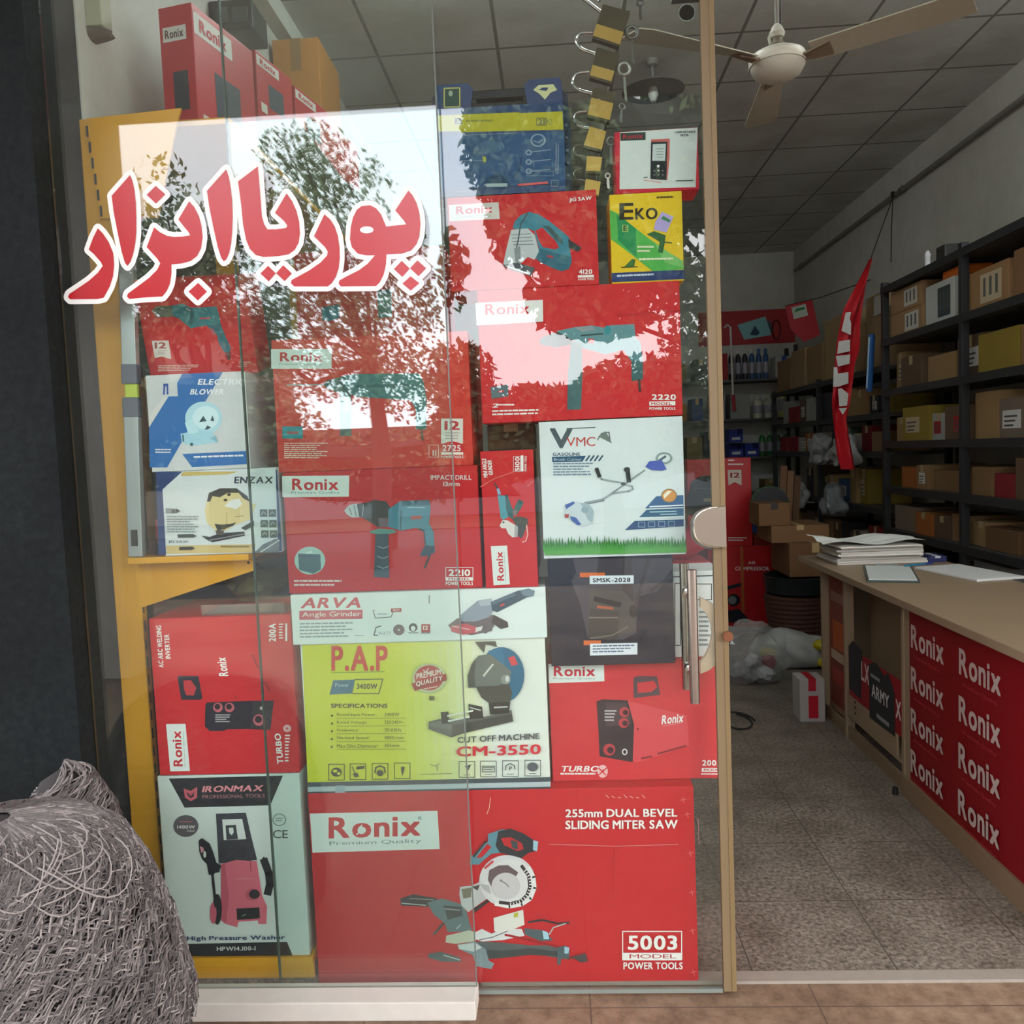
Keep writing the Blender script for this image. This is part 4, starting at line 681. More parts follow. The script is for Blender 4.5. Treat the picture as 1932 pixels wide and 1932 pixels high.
for k in range(6): p = yp(165+k*5.2, 240+k*30); q_ = yp(169+k*5.2, 260+k*30); mb.box(p[0], p[0]+.006, .0905, .0918, q_[1], p[1], BLK)
gl(mb, 'end_panel', 'upper yellow end panel')
mb = MB(); mb.extr([yp(255,1062), yp(480,1052), yp(480,1076), yp(262,1148)], .0955, .0995, YEL); mb.lathe([(0, .094), (.004, .094), (.004, .0955), (0, .0955)], BLK, (yp(470,1061)[0], 0, yp(470,1061)[1]), 8, 'y'); gl(mb, 'shelf_bracket')
for yy in (.98, 1.88):
    mb = MB(); mb.extr([yp(255,1062), yp(480,1052), yp(480,1076), yp(262,1148)], yy, yy+.004, YEL); gl(mb, 'shelf_bracket')
mb = MB(); mb.box(-1.185, -.845, .04, 1.93, 1.187, 1.2045, YEL, .002); gl(mb, 'shelf')
mb = MB(); mb.box(-1.185, -.735, .04, 1.93, .03, .0555, YEL, .002); mb.box(-1.185, -.735, .05, .06, -.01, .03, YEL); mb.box(-1.18, -.75, .4, 1.9, FZ, .03, BLK); gl(mb, 'base_deck')
mb = MB(); mb.box(-1.185, -.86, .14, 1.93, 2.385, 2.403, YEL, .002); gl(mb, 'shelf')
mb = MB(); mb.box(-1.268, -1.262, .12, 1.9, FZ, 2.39, M('3a3a38', .6)); gl(mb, 'back_panel')
# spirit level leaning in the gap
p0, p1 = PY(259, 1048, .06), PY(241, 520, .06); LV = empty('spirit_level', (p0.x, .06, 1.2045)); ang = math.atan2(p1.x-p0.x, p1.z-p0.z)
LV.matrix_basis = Matrix.Translation((p0.x, .06, 1.2062)) @ Matrix.Rotation(ang, 4, 'Y'); tag(LV, 'grey aluminium spirit level with a yellow-green vial standing upright at the left', 'spirit level')
alu = M('aab2b4', .38, .6, .08, 4); grip = M('4d5768', .45)
ln = 2.03-1.2045; vz = 1.66-1.2045
mb = MB(); mb.box(-.02, .02, -.011, .011, 0, vz-.07, alu, .002); mb.box(-.02, .02, -.011, .011, vz+.07, ln, alu, .002); mb.build('rail', LV)
for z in (vz-.045, vz+.045): mb = MB(); mb.box(-.022, .022, -.014, .014, z-.027, z+.027, grip, .004); mb.build('hand_grip', LV)
mb = MB(); mb.box(-.016, .018, -.008, .008, vz-.019, vz+.019, M('b9cc3a', .15), .003); mb.build('vial', LV); mb = MB(); mb.box(-.01, .008, -.013, -.0111, .03, .075, BLK); mb.build('end_mark', LV)
# plain boxes and odds and ends around the left column
def plain(name, label, x0, x1, y0, y1, z0, z1, col, cat='box', group=None, tape=True, rough=.75, rz=0):
    t = empty(name, ((x0+x1)/2, (y0+y1)/2, z0), rz); tag(t, label, cat, group); w_, d_, h_ = (x1-x0)/2, (y1-y0)/2, z1-z0
    mb = MB(); mb.box(-w_, w_, -d_, d_, 0, h_, M(col, rough, 0, .1, 7), min(.004, w_*.08)); mb.build('carton_body', t)
    if tape:
        mb = MB(); tw = min(.025, min(w_, d_)*.3); tm = M('b59a6a' if tape is True else tape, .35)
        if w_ >= d_: mb.box(-w_-.0006, w_+.0006, -tw, tw, h_*.72, h_+.0012, tm)
        else: mb.box(-tw, tw, -d_-.0006, d_+.0006, h_*.72, h_+.0012, tm)
        mb.build('tape', t)
    return t
plain('cardboard_box', 'tall brown box edge showing behind the electric blower carton', -1.172, -1.108, .14, .3, 1.205, 1.705, '7a5238', rough=.7)
t = empty('hand_tool', (-1.118, .095, 1.2052)); tag(t, 'dark tool with a red grip hanging beside the spirit level', 'tool'); 
mb = MB(); mb.tube([(.0, 0, 0), (.004, 0, .12), (-.004, 0, .34)], [.014, .011, .006], BLK, 8); mb.build('shaft', t); mb = MB(); mb.tube([(.006, -.006, .03), (.01, -.008, .06), (.004, -.006, .1)], [.008, .014, .009], M('8a2a34', .4), 10); mb.build('grip', t)
t = empty('tool_bag', (-.92, .3, 1.0325)); tag(t, 'olive canvas tool bag in the gap above the sideways welder carton', 'bag'); mb = MB(); mb.blob((0, 0, .055), (.085, .09, .055), M('6a6238', .9, 0, .15, 20, .3), .2, 3, 4, 1.0); mb.build('bag_body', t, smooth=True); mb = MB(); mb.tube([(-.04, -.02, .09), (0, -.03, .12), (.05, -.02, .085)], .006, BLK, 8); mb.build('carry_strap', t)
acr = glass_mat('clear_acrylic', (.93, .95, .94), 1.6, .06)
mb = MB(); mb.box(-1.0, -.765, .07, .2, 1.0325, 1.038, acr); mb.box(-1.0, -.765, .07, .074, 1.038, 1.062, acr); tag(mb.build('display_tray'), 'clear acrylic display tray on the sideways welder carton', 'tray')
plain('cardboard_box', 'brown carton in the dark gap left of the brush cutter carton', -.19, -.055, .2, .42, 1.459, 1.53, '6a4c34')
plain('cardboard_box', 'tall plain carton behind the upright grinder carton', -.3, -.06, .43, .66, 1.087, 1.456, '5f4a3a')
# white carton behind the door handle
o = carton('tool_carton', 'white carton with black line frames behind the door handle', [(1268,1088),(1348,1085),(1352,1228),(1272,1230)], .12, .16, 'd6dad8', z=(.8645, 1.105), xs=(.312, .446))
a = Art(o, J_); a.O('2c3236',6,1462,1005,1500,1440).O('2c3236',6,1600,1010,1718,1120).Wd('7a8488',1630,1200,1715,1460,8).L('2c3236',8,1448,960,1750,950).done('printed_lines')
# red cartons standing on top of the shelving
def top_box(x, y, z, w_, d_, h_, rz, label, k):
    t = empty('tool_carton', (x, y, z), rz); tag(t, label, 'tool box', 'red cartons on top of the yellow shelving')
    mb = MB(); mb.box(0, w_, 0, d_, 0, h_, M('b41c26', .45, 0, .06, 6), .003); mb.build('carton_body', t)
    def face(name, sh, side):                  # shapes on the front (x,z) or right (y,z) face
        mb = MB()
        for i, (c, x0, x1, z0, z1) in enumerate(sh):
            e = .0006+.0003*i
            if side: mb.add([(w_+e, x0, z0), (w_+e, x1, z0), (w_+e, x1, z1), (w_+e, x0, z1)], [[0, 1, 2, 3]], ink(c))
            else: mb.add([(x0, -e, z0), (x1, -e, z0), (x1, -e, z1), (x0, -e, z1)], [[0, 1, 2, 3]], ink(c))
        return mb.build(name, t)
    def word(txt, x0, x1, z0, z1, side, col='b8222e'):
        V, F = text_geo(txt, 1); ax = min(v[0] for v in V); bx = max(v[0] for v in V); ay = min(v[1] for v in V); by = max(v[1] for v in V)
        P = [(x0+(v[0]-ax)/(bx-ax)*(x1-x0), z0+(v[1]-ay)/(by-ay)*(z1-z0), v[2]*1.2e-5) for v in V]; mb = MB()
        mb.add([(w_+.0016+e_, a_, b_) if side else (a_, -.0016-e_, b_) for a_, b_, e_ in P], F, ink(col)); return mb.build('lettering', t)
    if k in (0, 1, 2):
        face('brand_label', [('d8d4d0', .02*d_, .62*d_, h_*.8, h_*.95)], 1); word('Ronix', .1*d_, .52*d_, h_*.83, h_*.92, 1)
        face('tool_picture', [('3a4450', .3*d_, .72*d_, h_*.25, h_*.62)], 1); face('product_text', [('d8d0c8', .08*d_, .24*d_, h_*.12, h_*.26)], 1)
    if k == 0:
        face('brand_label', [('d8d4d0', .1*w_, .8*w_, h_*.76, h_*.86)], 0); word('Ronix', .17*w_, .72*w_, h_*.78, h_*.84, 0, '5a3a3a'); face('tool_picture', [('27323c', .33*w_, .78*w_, h_*.28, h_*.55)], 0); face('product_text', [('c8a8a4', .3*w_, .75*w_, h_*.07, h_*.085), ('c8a8a4', .4*w_, .65*w_, h_*.04, h_*.055)], 0)
    return t
rz = math.radians(-12)
top_box(-1.145, .38, 2.4035, .115, .33, .425, rz, 'tall red carton nearest the window on top of the yellow shelving', 0)
top_box(-1.075, .715, 2.6205, .12, .24, .22, rz, 'second red carton above the yellow shelving, behind the tall one', 1)
top_box(-1.02, .965, 2.6205, .12, .26, .205, rz, 'third red carton above the yellow shelving with a white label', 2)
top_box(-.985, 1.25, 2.6205, .12, .3, .185, rz, 'last and lowest red carton above the yellow shelving', 3)
mb = MB(); mb.box(-1.27, -.84, .72, 1.7, 2.6, 2.62, M('4a4a46', .6)); t = mb.build('wall_shelf'); tag(t, 'grey wall shelf carrying the row of red cartons', 'shelf')
t = plain('cardboard_box', 'orange brown carton high behind the red cartons at the left wall', -1.25, -1.03, 1.82, 2.2, 2.9, 3.42, 'b0742a', tape='8f6a3a'); 
mb = MB(); mb.box(-1.265, -.98, 1.75, 2.25, 2.87, 2.8995, M('4a4a46', .6)); t = mb.build('wall_shelf'); tag(t, 'grey wall shelf under the orange brown carton', 'shelf')
# dark twin-lamp unit on the left wall, brown sack and bag above it
pa = PY(432, 0, 1.1); pb = PY(497, 48, 1.1)
t = empty('emergency_light', (XL, 1.2, pb.z)); tag(t, 'dark green box with two square lamps high on the left wall', 'light')
mb = MB(); mb.box(.0005, .17, -.09, .09, 0, .11, M('1c261e', .5), .008); mb.build('housing', t)
for k in range(2): mb = MB(); mb.box(.02+k*.075, .08+k*.075, -.098, -.0905, .02, .08, M('3c4a40', .3), .004); mb.build('lamp_window', t)
p = PY(268, 30, .9); t = empty('sack', (p.x, .9, p.z)); tag(t, 'brown paper sack hanging high on the left wall', 'sack'); mb = MB(); mb.blob((0, 0, .12), (.09, .08, .13), M('77664f', .9, 0, .15, 12, .4), .15, 3, 8); mb.build('sack_body', t, smooth=True); mb = MB(); mb.tube([(XL-p.x, 0, .3), (0, 0, .24)], .006, BLK, 6); mb.build('hook', t)
a_ = PY(150, 60, .22); b_ = PY(203, 60, .22); t = empty('hanging_box', (a_.x, .22, a_.z)); tag(t, 'beige flat box with a dark foot hanging at the top left corner of the window', 'box')
mb = MB(); mb.box(XL-a_.x, b_.x-a_.x, -.03, .03, 0, .45, M('a8a690', .6, 0, .08), .004); mb.build('box_body', t); mb = MB(); mb.blob((.035, 0, -.012), (.06, .03, .02), M('54483c', .6), .2, 3, 5); mb.build('dark_foot', t, smooth=True)
# ------------------------------------------------------------------ padlocks hung down the window on a cord
brass = M('c8a258', .32, .75, .12, 14); brass_d = M('4a4230', .45, .6, .2, 20); chrome = M('c4c8c8', .15, 1.0, 0)
locks = [((520,65,795,140,690,470,420,380), (510,128,300,-30,255,-20,300,-160,420,-120), 1), ((460,500,690,570,605,840,390,780), (420,330,300,335,250,400,300,490,440,545), 1), ((430,900,650,960,590,1230,365,1175), (385,725,260,745,215,830,280,910,410,945), 1),
         ((390,1290,555,1340,510,1525,330,1480), (360,1125,260,1140,225,1200,270,1270,385,1300), 0), ((360,1590,515,1600,495,1745,350,1740), (312,1465,240,1480,222,1525,250,1575,325,1585), 0), ((350,1820,500,1850,478,1990,330,1960), (322,1700,245,1725,222,1765,250,1815,325,1832), 0)]
names = ['topmost and largest brass padlock of the hanging chain', 'second brass padlock from the top of the hanging chain', 'third brass padlock from the top of the hanging chain', 'fourth padlock from the top, the first plain gold one', 'fifth padlock from the top, small and gold', 'lowest padlock of the hanging chain, just above the red jigsaw carton']
KY = .085
def gp(x, y, Y): return PY(G_[0]+x*G_[2], G_[1]+y*G_[2], Y)
for i, (b, sh, two) in enumerate(locks):
    Y = KY+.012*(i % 2); c = [gp(b[k], b[k+1], Y) for k in range(0, 8, 2)]; o0 = sum(c, Vector())/4
    t = empty('padlock', o0); tag(t, names[i], 'padlock', 'padlocks hung on a cord in the window'); dp = .011 if two else .008
    up = [c[0].lerp(c[3], .0), c[1], c[2], c[3]]; f = .62 if i < 2 else (.38 if i == 2 else 0.0)
    def quad(mb, q, y0, y1, m): mb.extr([(p.x-o0.x, p.z-o0.z) for p in q], y0, y1, m)
    mb = MB(); quad(mb, [c[0].lerp(c[3], f), c[1].lerp(c[2], f), c[2], c[3]], -dp, dp, brass); mb.build('body', t)
    if f: mb = MB(); quad(mb, [c[0], c[1], c[1].lerp(c[2], f), c[0].lerp(c[3], f)], -dp-.0008, dp+.0008, brass_d); mb.build('sheath_dark_reflection', t)  # steel sheath, the dark it mirrors put into its colour
    e = c[3]-c[0]; u_ = e.normalized()*.006; mb = MB(); quad(mb, [c[3]-u_*.0, c[2], c[2]+u_, c[3]+u_], -dp*.9, dp*.9, brass_d); mb.build('bottom_plate', t)
    pts = [gp(sh[k], sh[k+1], Y) for k in range(0, len(sh), 2)]; body_c = c[0].lerp(c[1], .25).lerp(c[3], .3)
    P = [Vector((p.x-o0.x, .0, p.z-o0.z)) for p in pts]; fine = []
    for k in range(len(P)-1):
        p_1, p0_, p1_, p2_ = P[max(k-1, 0)], P[k], P[k+1], P[min(k+2, len(P)-1)]
        for s_ in range(5): tt = s_/5; fine.append(.5*((2*p0_)+(p1_-p_1)*tt+(2*p_1-5*p0_+4*p1_-p2_)*tt*tt+(3*p0_-p_1-3*p1_+p2_)*tt**3))
    fine.append(P[-1]); fine.append(P[-1].lerp(Vector((0, 0, 0)), .35)); mb = MB(); mb.tube(fine, .0042 if two else .0032, chrome if i < 4 else M('7a7c74', .3, .9), 8); mb.build('shackle', t, smooth=True)
mb = MB(); mb.tube([gp(760, -200, KY+.03), gp(640, 400, KY+.03), gp(560, 1000, KY+.03), gp(480, 1600, KY+.03), gp(440, 1960, KY+.03)], .0015, M('8a8a84', .7), 6); tag(mb.build('string'), 'thin grey cord the padlocks hang on', 'cord')
for i, (x0, y0, x1, y1, col, lb) in enumerate(((900, 30, 905, 200, '5a5c58', 'grey key hanging at the very top right of the padlock chain'), (815, 330, 830, 650, '6e706c', 'long grey key beside the first padlock'), (735, 700, 760, 1030, '9a9c94', 'pair of pale keys beside the second padlock'), (715, 1080, 705, 1240, '84867e', 'small grey key beside the third padlock'), (605, 1430, 610, 1660, '84867e', 'grey key beside the fourth padlock'), (572, 1780, 582, 1910, 'e8eae6', 'bright steel key beside the lowest padlock'))):
    a_, b_ = gp(x0, y0, KY+.01), gp(x1, y1, KY+.01); t = empty('key', a_); tag(t, lb, 'key', 'keys hanging from the padlocks'); d = b_-a_; l = d.length
    m = M(col, .3, .8 if i != 5 else .3, .05); mb = MB(); r = .3*l; ring = [(r*.62*math.cos(k*math.pi/7), 0, r*.62*math.sin(k*math.pi/7)) for k in range(14)]; mb.tube(ring, r*.2, m, 8, True); mb.build('key_bow', t)
    mb = MB(); ux = d.normalized(); s0 = ux*r*.7; wv = Vector((-ux.z, 0, ux.x))*.0028
    mb.extr([((s0+wv).x, (s0+wv).z), ((d+wv).x, (d+wv).z), ((d-wv*.2).x, (d-wv*.2).z), ((d*.9-wv*1.6).x, (d*.9-wv*1.6).z), ((d*.8-wv).x, (d*.8-wv).z), ((d*.7-wv*1.6).x, (d*.7-wv*1.6).z), ((s0-wv).x, (s0-wv).z)], -.0012, .0012, m); mb.build('key_blade', t)
# green board and faint sticker at the top of the door
mb = MB(); p0, p1 = PY(1266, 8, .03), PY(1336, -60, .03); mb.box(p0.x, p1.x, .012, .03, p0.z, p1.z, M('2c3a2c', .5)); tag(mb.build('notice_board'), 'dark green board at the top of the glass door', 'board')
c = PY(1296, 24, .0115); mb = MB(); mb.lathe([(.019, 0), (.0215, 0), (.0215, .0008), (.019, .0008), (.019, 0)], M('7c847e', .5), (c.x, .0108, c.z), 28, 'y')
mb.box(c.x-.009, c.x+.009, .0108, .0114, c.z-.002, c.z+.002, M('7c847e', .5)); tag(mb.build('round_sticker'), 'faint round grey sticker on the glass door near its top edge', 'sticker')
# ------------------------------------------------------------------ bundle of grey twine outside at the left
t = empty('twine_bundle', (-1.2, -.56, FZ-.02)); tag(t, 'big shaggy bundle of grey twine standing on the pavement at the left', 'twine bundle')
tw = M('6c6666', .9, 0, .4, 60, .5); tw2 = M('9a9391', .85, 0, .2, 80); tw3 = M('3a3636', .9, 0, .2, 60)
prof = [(0.0, .37), (.12, .38), (.3, .365), (.5, .325), (.62, .285), (.70, .245), (.745, .19), (.77, .12), (.785, .03)]
def rad(z):
    for (z0, r0), (z1, r1) in zip(prof, prof[1:]):
        if z0 <= z <= z1: return r0+(r1-r0)*(z-z0)/(z1-z0)
    return .03
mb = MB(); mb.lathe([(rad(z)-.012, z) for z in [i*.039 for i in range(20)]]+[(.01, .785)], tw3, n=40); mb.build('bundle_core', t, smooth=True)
rn = random.Random(5)
for nm, n_, m in (('twine_strands', 3600, tw), ('twine_strands', 1500, tw2), ('top_strands', 900, tw)):
    mb = MB()
    for k in range(n_):
        a0 = rn.uniform(2.4, 7.2); z0 = rn.uniform(.3, .783); sp = rn.uniform(.16, .34); up = rn.uniform(.012, .05); pts = []
        if nm == 'top_strands': a0 = rn.uniform(0, 6.283); z0 = rn.uniform(.68, .784); sp *= 2
        for s_ in range(6):
            f = s_/5; z = min(.784, z0+up*f+.01*math.sin(9*f+k)); a_ = a0+sp*f; r = rad(z)+.002+.012*math.sin(f*3.14)+rn.uniform(-.003, .003); pts.append((r*math.cos(a_), r*math.sin(a_), z))
        mb.tube(pts, rn.uniform(.0013, .0024), m, 3)
    o = mb.build(nm, t); o['kind'] = 'stuff'
mb = MB()
for k in range(34):
    a0 = rn.uniform(-2.6, -.1); r0 = rn.uniform(.02, .16); pts = []; L_2 = rn.uniform(.5, 1.6); hz = rn.uniform(.0, .03)
    for s_ in range(14):
        f = s_/13; a_ = a0+L_2*(f-.5); r = r0+.07*math.sin(f*3.14)+.05; zz = .775-(r*1.0)**2*1.6+hz+.012*math.sin(f*8+k); pts.append((r*math.cos(a_)*1.25, r*math.sin(a_), zz))
    mb.tube(pts, .0015, tw2, 4)
o = mb.build('loose_loops', t); o['kind'] = 'stuff'
ox_, oy_ = -.01, .27
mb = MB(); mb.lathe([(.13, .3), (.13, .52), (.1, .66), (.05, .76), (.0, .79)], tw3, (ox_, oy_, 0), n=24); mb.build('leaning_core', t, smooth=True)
mb = MB()
def lean_r(z): return .135 if z < .52 else (.135-.03*(z-.52)/.14 if z < .66 else (.105-.05*(z-.66)/.1 if z < .76 else .055*max(0, (.79-z)/.03)))
for k in range(1700):
    a0 = rn.uniform(0, 6.283); z0 = rn.uniform(.4, .78); pts = []; sp = rn.uniform(.5, 1.1); up = rn.uniform(.0, .04)
    for s_ in range(8):
        f = s_/7; z = min(.788, z0+up*f); r = lean_r(z)+.003+.008*math.sin(f*3.14); a_ = a0+sp*f; pts.append((ox_+r*math.cos(a_), oy_+r*math.sin(a_), z+.02*math.sin(a_+1)))
    mb.tube(pts, .002, tw if k % 3 else tw2, 3)
o = mb.build('leaning_strands', t); o['kind'] = 'stuff'
# ------------------------------------------------------------------ ceiling fan, lamp shape modelled from a reflection
FC = Vector((.895, 1.14, 2.87)); t = empty('ceiling_fan', FC); tag(t, 'white three-bladed ceiling fan hanging on a long rod', 'ceiling fan')
wf = M('c9c8bc', .4, 0, .04, 6); mb = MB(); mb.lathe([(0, -.055), (.05, -.052), (.085, -.035), (.1, -.008), (.103, .018), (.1, .034), (.08, .045), (.03, .05), (0, .05)], wf, n=36); mb.build('motor_housing', t, smooth=True)
mb = MB(); mb.lathe([(.1035, -.004), (.1055, 0), (.1055, .022), (.1035, .026), (.1, .01), (.1035, -.004)], M('dcdacd', .35), n=36); mb.build('trim_ring', t, smooth=True)
mb = MB(); mb.lathe([(0, .05), (.03, .05), (.034, .07), (.02, .085), (.02, .1), (0, .1)], M('7c7466', .5), n=16); mb.lathe([(0, .1), (.024, .1), (.03, .115), (.018, .14), (.01, .15), (0, .15)], wf, n=16); mb.tube([(-.02, 0, .06), (-.03, 0, .1), (-.008, 0, .14)], .006, wf, 6); mb.build('canopy_cap', t)
mb = MB(); mb.lathe([(0, .14), (.008, .14), (.008, H_C-FC.z-.03), (0, H_C-FC.z-.03)], M('8f8d86', .5), n=12); mb.lathe([(0, H_C-FC.z-.05), (.05, H_C-FC.z-.03), (.06, H_C-FC.z), (0, H_C-FC.z)], wf, n=20); mb.tube([(.016, 0, .14), (.014, 0, H_C-FC.z)], .003, M('5a5a56', .6), 6); mb.build('down_rod', t)
for k, (ang, R_) in enumerate(((-152, .66), (-34.4, .66), (82.4, .62))):
    mb = MB(); n = 10; top = []; bot = []; V = []; F = []
    for i in range(n+1):
        f = i/n; x = .13+(R_-.13)*f; hw = (.045+.028*f) if f < .97 else .06; tw = -.02*(1-.4*f)
        for s_, zz in ((-1, 1), (1, 1), (1, -1), (-1, -1)): V.append((x, s_*hw, zz*.0022+tw*s_*.8+.012-.006*f))
    for i in range(n):
        for j in range(4): F.append([i*4+j, i*4+(j+1) % 4, i*4+4+(j+1) % 4, i*4+4+j])
    F += [[3, 2, 1, 0], [n*4, n*4+1, n*4+2, n*4+3]]; R_m = Matrix.Rotation(math.radians(ang), 4, 'Z')
    mb.add([R_m @ Vector(v) for v in V], F, M('b8b5a4', .3, .15, .05, 3)); bl_ = mb.build('blade', t)
    mb = MB(); mb.add([R_m @ Vector(v) for v in [(.08, -.02, .004), (.2, -.028, .022), (.2, .028, -.004), (.08, .02, .004), (.08, -.02, -.004), (.2, -.028, .014), (.2, .028, -.012), (.08, .02, -.004)]], [[0, 1, 2, 3], [7, 6, 5, 4], [0, 4, 5, 1], [1, 5, 6, 2], [2, 6, 7, 3], [3, 7, 4, 0]], M('8f7f6e', .4, .4)); mb.build('blade_arm', bl_)
c = PZ(1233, 200, H_C-.25); t = empty('mirrored_lamp_shape', (c.x, c.y, H_C)); tag(t, 'small dark lamp shape behind the padlocks, modelled from a reflection', 'reflection stand-in')  # solid shape standing in for a dark reflection in the door glass
mb = MB(); mb.lathe([(0, -.0), (.035, 0), (.03, -.03), (.008, -.04), (.008, -.13), (0, -.13)], M('6c6a64', .5)); mb.build('stem', t); mb = MB(); mb.lathe([(.0, -.13), (.03, -.13), (.17, -.16), (.175, -.17), (.03, -.15), (0, -.15)], M('4a4844', .6), n=28); mb.build('shade', t, smooth=True); mb = MB(); mb.lathe([(0, -.15), (.022, -.152), (.03, -.19), (.015, -.225), (0, -.23)], M('b8bab4', .3), n=16); mb.build('bulb', t, smooth=True)
for k, (x, y, lb) in enumerate(((-.1, 1.3, 'added fluorescent batten above the view to brighten the shop, left one'), (2.0, 1.1, 'added fluorescent batten above the view to brighten the shop, right one'))):
    t = empty('fill_light', (x, y, H_C)); tag(t, lb, 'fill light', 'added battens brightening the shop'); mb = MB(); mb.box(-.62, .62, -.05, .05, -.05, -.0005, M('d8d8d4', .4), .004); mb.build('batten', t); mb = MB(); mb.lathe([(0, -.6), (.014, -.6), (.014, .6), (0, .6)], FILL_TUBE, (0, 0, -.068), 14, 'x'); mb.build('tube', t)
# ------------------------------------------------------------------ counter
WD = M('8f7c64', .5, 0, .08, 4); WD2 = M('7c6850', .5, 0, .1, 3); t = empty('shop_counter', (1.4, 1.3, FZ)); tag(t, 'pale wooden shop counter with red posters along its side', 'counter')
def cb(name, bs, label=None):
    mb = MB()
    for (x0, x1, y0, y1, z0, z1, m, bv) in bs: mb.box(x0-1.4, x1-1.4, y0-1.3, y1-1.3, z0-FZ, z1-FZ, m, bv)
    o = mb.build(name, t)
    if label: o['label'] = label
    return o
cb('countertop', [(1.36, 2.0, .2, 2.64, .768, .8, WD, .004)])
for y in (2.34, 1.985, 1.285): cb('post', [(1.395, 1.44, y-.012, y+.012, FZ, .768, WD, .002)])
cb('back_panel', [(1.93, 1.95, .22, 2.6, FZ, .768, WD2, 0)]); cb('end_panel', [(1.44, 1.94, 2.335, 2.352, FZ, .768, WD2, .002)])
cb('inner_panel', [(1.52, 1.536, 1.3, 1.975, .1, .768, M('86725a', .5, 0, .06, 2), 0)])
cb('lower_shelf', [(1.40, 1.53, 1.3, 1.975, .085, .1, WD, .002), (1.40, 1.41, 1.36, 1.975, .1, .215, WD, .003)])
cb('front_panel', [(1.40, 1.418, .2, 1.275, FZ, .768, WD, .002)]); cb('plinth', [(1.385, 1.4, .2, 1.29, FZ, .055, WD2, .002)]); cb('kickboard', [(1.405, 1.42, 1.3, 2.33, FZ, .03, WD2, 0)])
cb('far_panel', [(1.43, 1.442, 2.0, 2.33, .03, .768, M('8a6e54', .55), 0)])
def side_face(name, y0, x, z0, items, parent=None):     # graphics on a face looking at the aisle; u runs towards the street
    mb = MB()
    for i, it in enumerate(items):
        e = .0008+.0004*i
        if it[0] == 'R': _, c_, u0, u1, v0, v1 = it; mb.add([(x-e-1.4, y0-u0-1.3, z0+v0-FZ), (x-e-1.4, y0-u1-1.3, z0+v0-FZ), (x-e-1.4, y0-u1-1.3, z0+v1-FZ), (x-e-1.4, y0-u0-1.3, z0+v1-FZ)], [[0, 1, 2, 3]], ink(c_))
        elif it[0] == 'P': mb.add([(x-e-1.4, y0-u-1.3, z0+v-FZ) for u, v in it[2]], [list(range(len(it[2])))], ink(it[1]))
        else:
            _, c_, tx, u0, u1, v0, v1 = it; V, F = text_geo(tx, 1); ax = min(v[0] for v in V); bx = max(v[0] for v in V); ay = min(v[1] for v in V); by = max(v[1] for v in V)
            mb.add([(x-e-v[2]*1.2e-5-1.4, y0-(u0+(v[0]-ax)/(bx-ax)*(u1-u0))-1.3, z0+v0+(v[1]-ay)/(by-ay)*(v1-v0)-FZ) for v in V], F, ink(c_))
    return mb.build(name, t)
it = [('R', '780c14', 0, 1.0, -.02, .70)]
for zb in (.535, .365, .195, .025): it += [('T', 'b8a8a2', 'Ronix', .015, .3, zb, zb+.095), ('T', 'a03038', 'Premium Quality', .05, .27, zb-.04, zb-.022), ('T', 'b8a8a2', 'Ronix', .42, .7, zb, zb+.095), ('T', 'a03038', 'Premium Quality', .45, .68, zb-.04, zb-.022)]
side_face('brand_poster', 1.222, 1.40, .07, it)['label'] = 'red poster with rows of white lettering'
side_face('poster', 2.31, 1.43, .06, [('R', '7a3a30', 0, .3, 0, .68), ('R', 'a8512a', .05, .28, .3, .45), ('R', 'b09a86', .02, .3, .24, .29), ('R', '8f6a60', .02, .25, .55, .6), ('R', '9a4038', .04, .3, .12, .2)])['label'] = 'faded brown poster'
side_face('banner', 1.935, 1.4, .2, [('R', '8a1a22', 0, .64, .0, .24), ('P', '2a2a30', [(0, .03), (.16, .02), (.19, .26), (.06, .28), (0, .24)]), ('T', 'd8c8c4', 'LX', .17, .27, .12, .21), ('P', '2a2e30', [(.27, -.03), (.56, -.02), (.56, .17), (.49, .24), (.45, .21), (.36, .25), (.27, .22)]), ('T', 'c4c4c4', 'ARMY', .3, .5, .08, .14), ('R', '8a8c90', .29, .4, .17, .185), ('R', '8a8c90', .36, .5, .0, .02), ('T', 'd8c8c4', 'X', .575, .63, .07, .15)])['label'] = 'torn red and black banner'
mb = MB()
for z in (.16, .185, .13): mb.lathe([(0, 0), (.006, 0), (.006, .003), (0, .003)], BLK, (-.004, .55, z-FZ), 8, 'x')
mb.build('bolt_hole', t)
pr = random.Random(11)
for k in range(9):
    z = .8+.011*k; w_ = .46-.004*k+pr.uniform(-.03, .03); cols = ['e4e2da', 'c9c6be', 'b9b6ae', 'd8d4cc'][k % 4]
    mb = MB(); mb.box(-w_/2, w_/2, -.15+pr.uniform(-.01, .01), .15, 0, .0105 if k < 8 else .006, M(cols, .7), .001); o = mb.build('catalogue', loc=(1.66+pr.uniform(-.012, .012), 2.36+pr.uniform(-.01, .01), z)); o.rotation_euler.z = math.radians(pr.uniform(-4, 4))
    tag(o, 'white catalogue in the counter pile, %s' % ('the bottom one', 'second from below', 'third from below', 'fourth from below', 'in the middle of the pile', 'fourth from the top', 'third from the top', 'second from the top', 'the top one')[k], 'catalogue', 'catalogues piled on the counter')
mb = MB(); V = []; F = []
for i in range(11):
    for j in range(7): V.append((-.26+.052*i, -.15+.05*j, .004+.012*math.sin(i*.9+j*.3)+.01*abs(i-5)/5*(1 if j > 2 else -.2)+.004*math.sin(j*2.1)))
for i in range(10):
    for j in range(6): F.append([i*7+j, (i+1)*7+j, (i+1)*7+j+1, i*7+j+1])
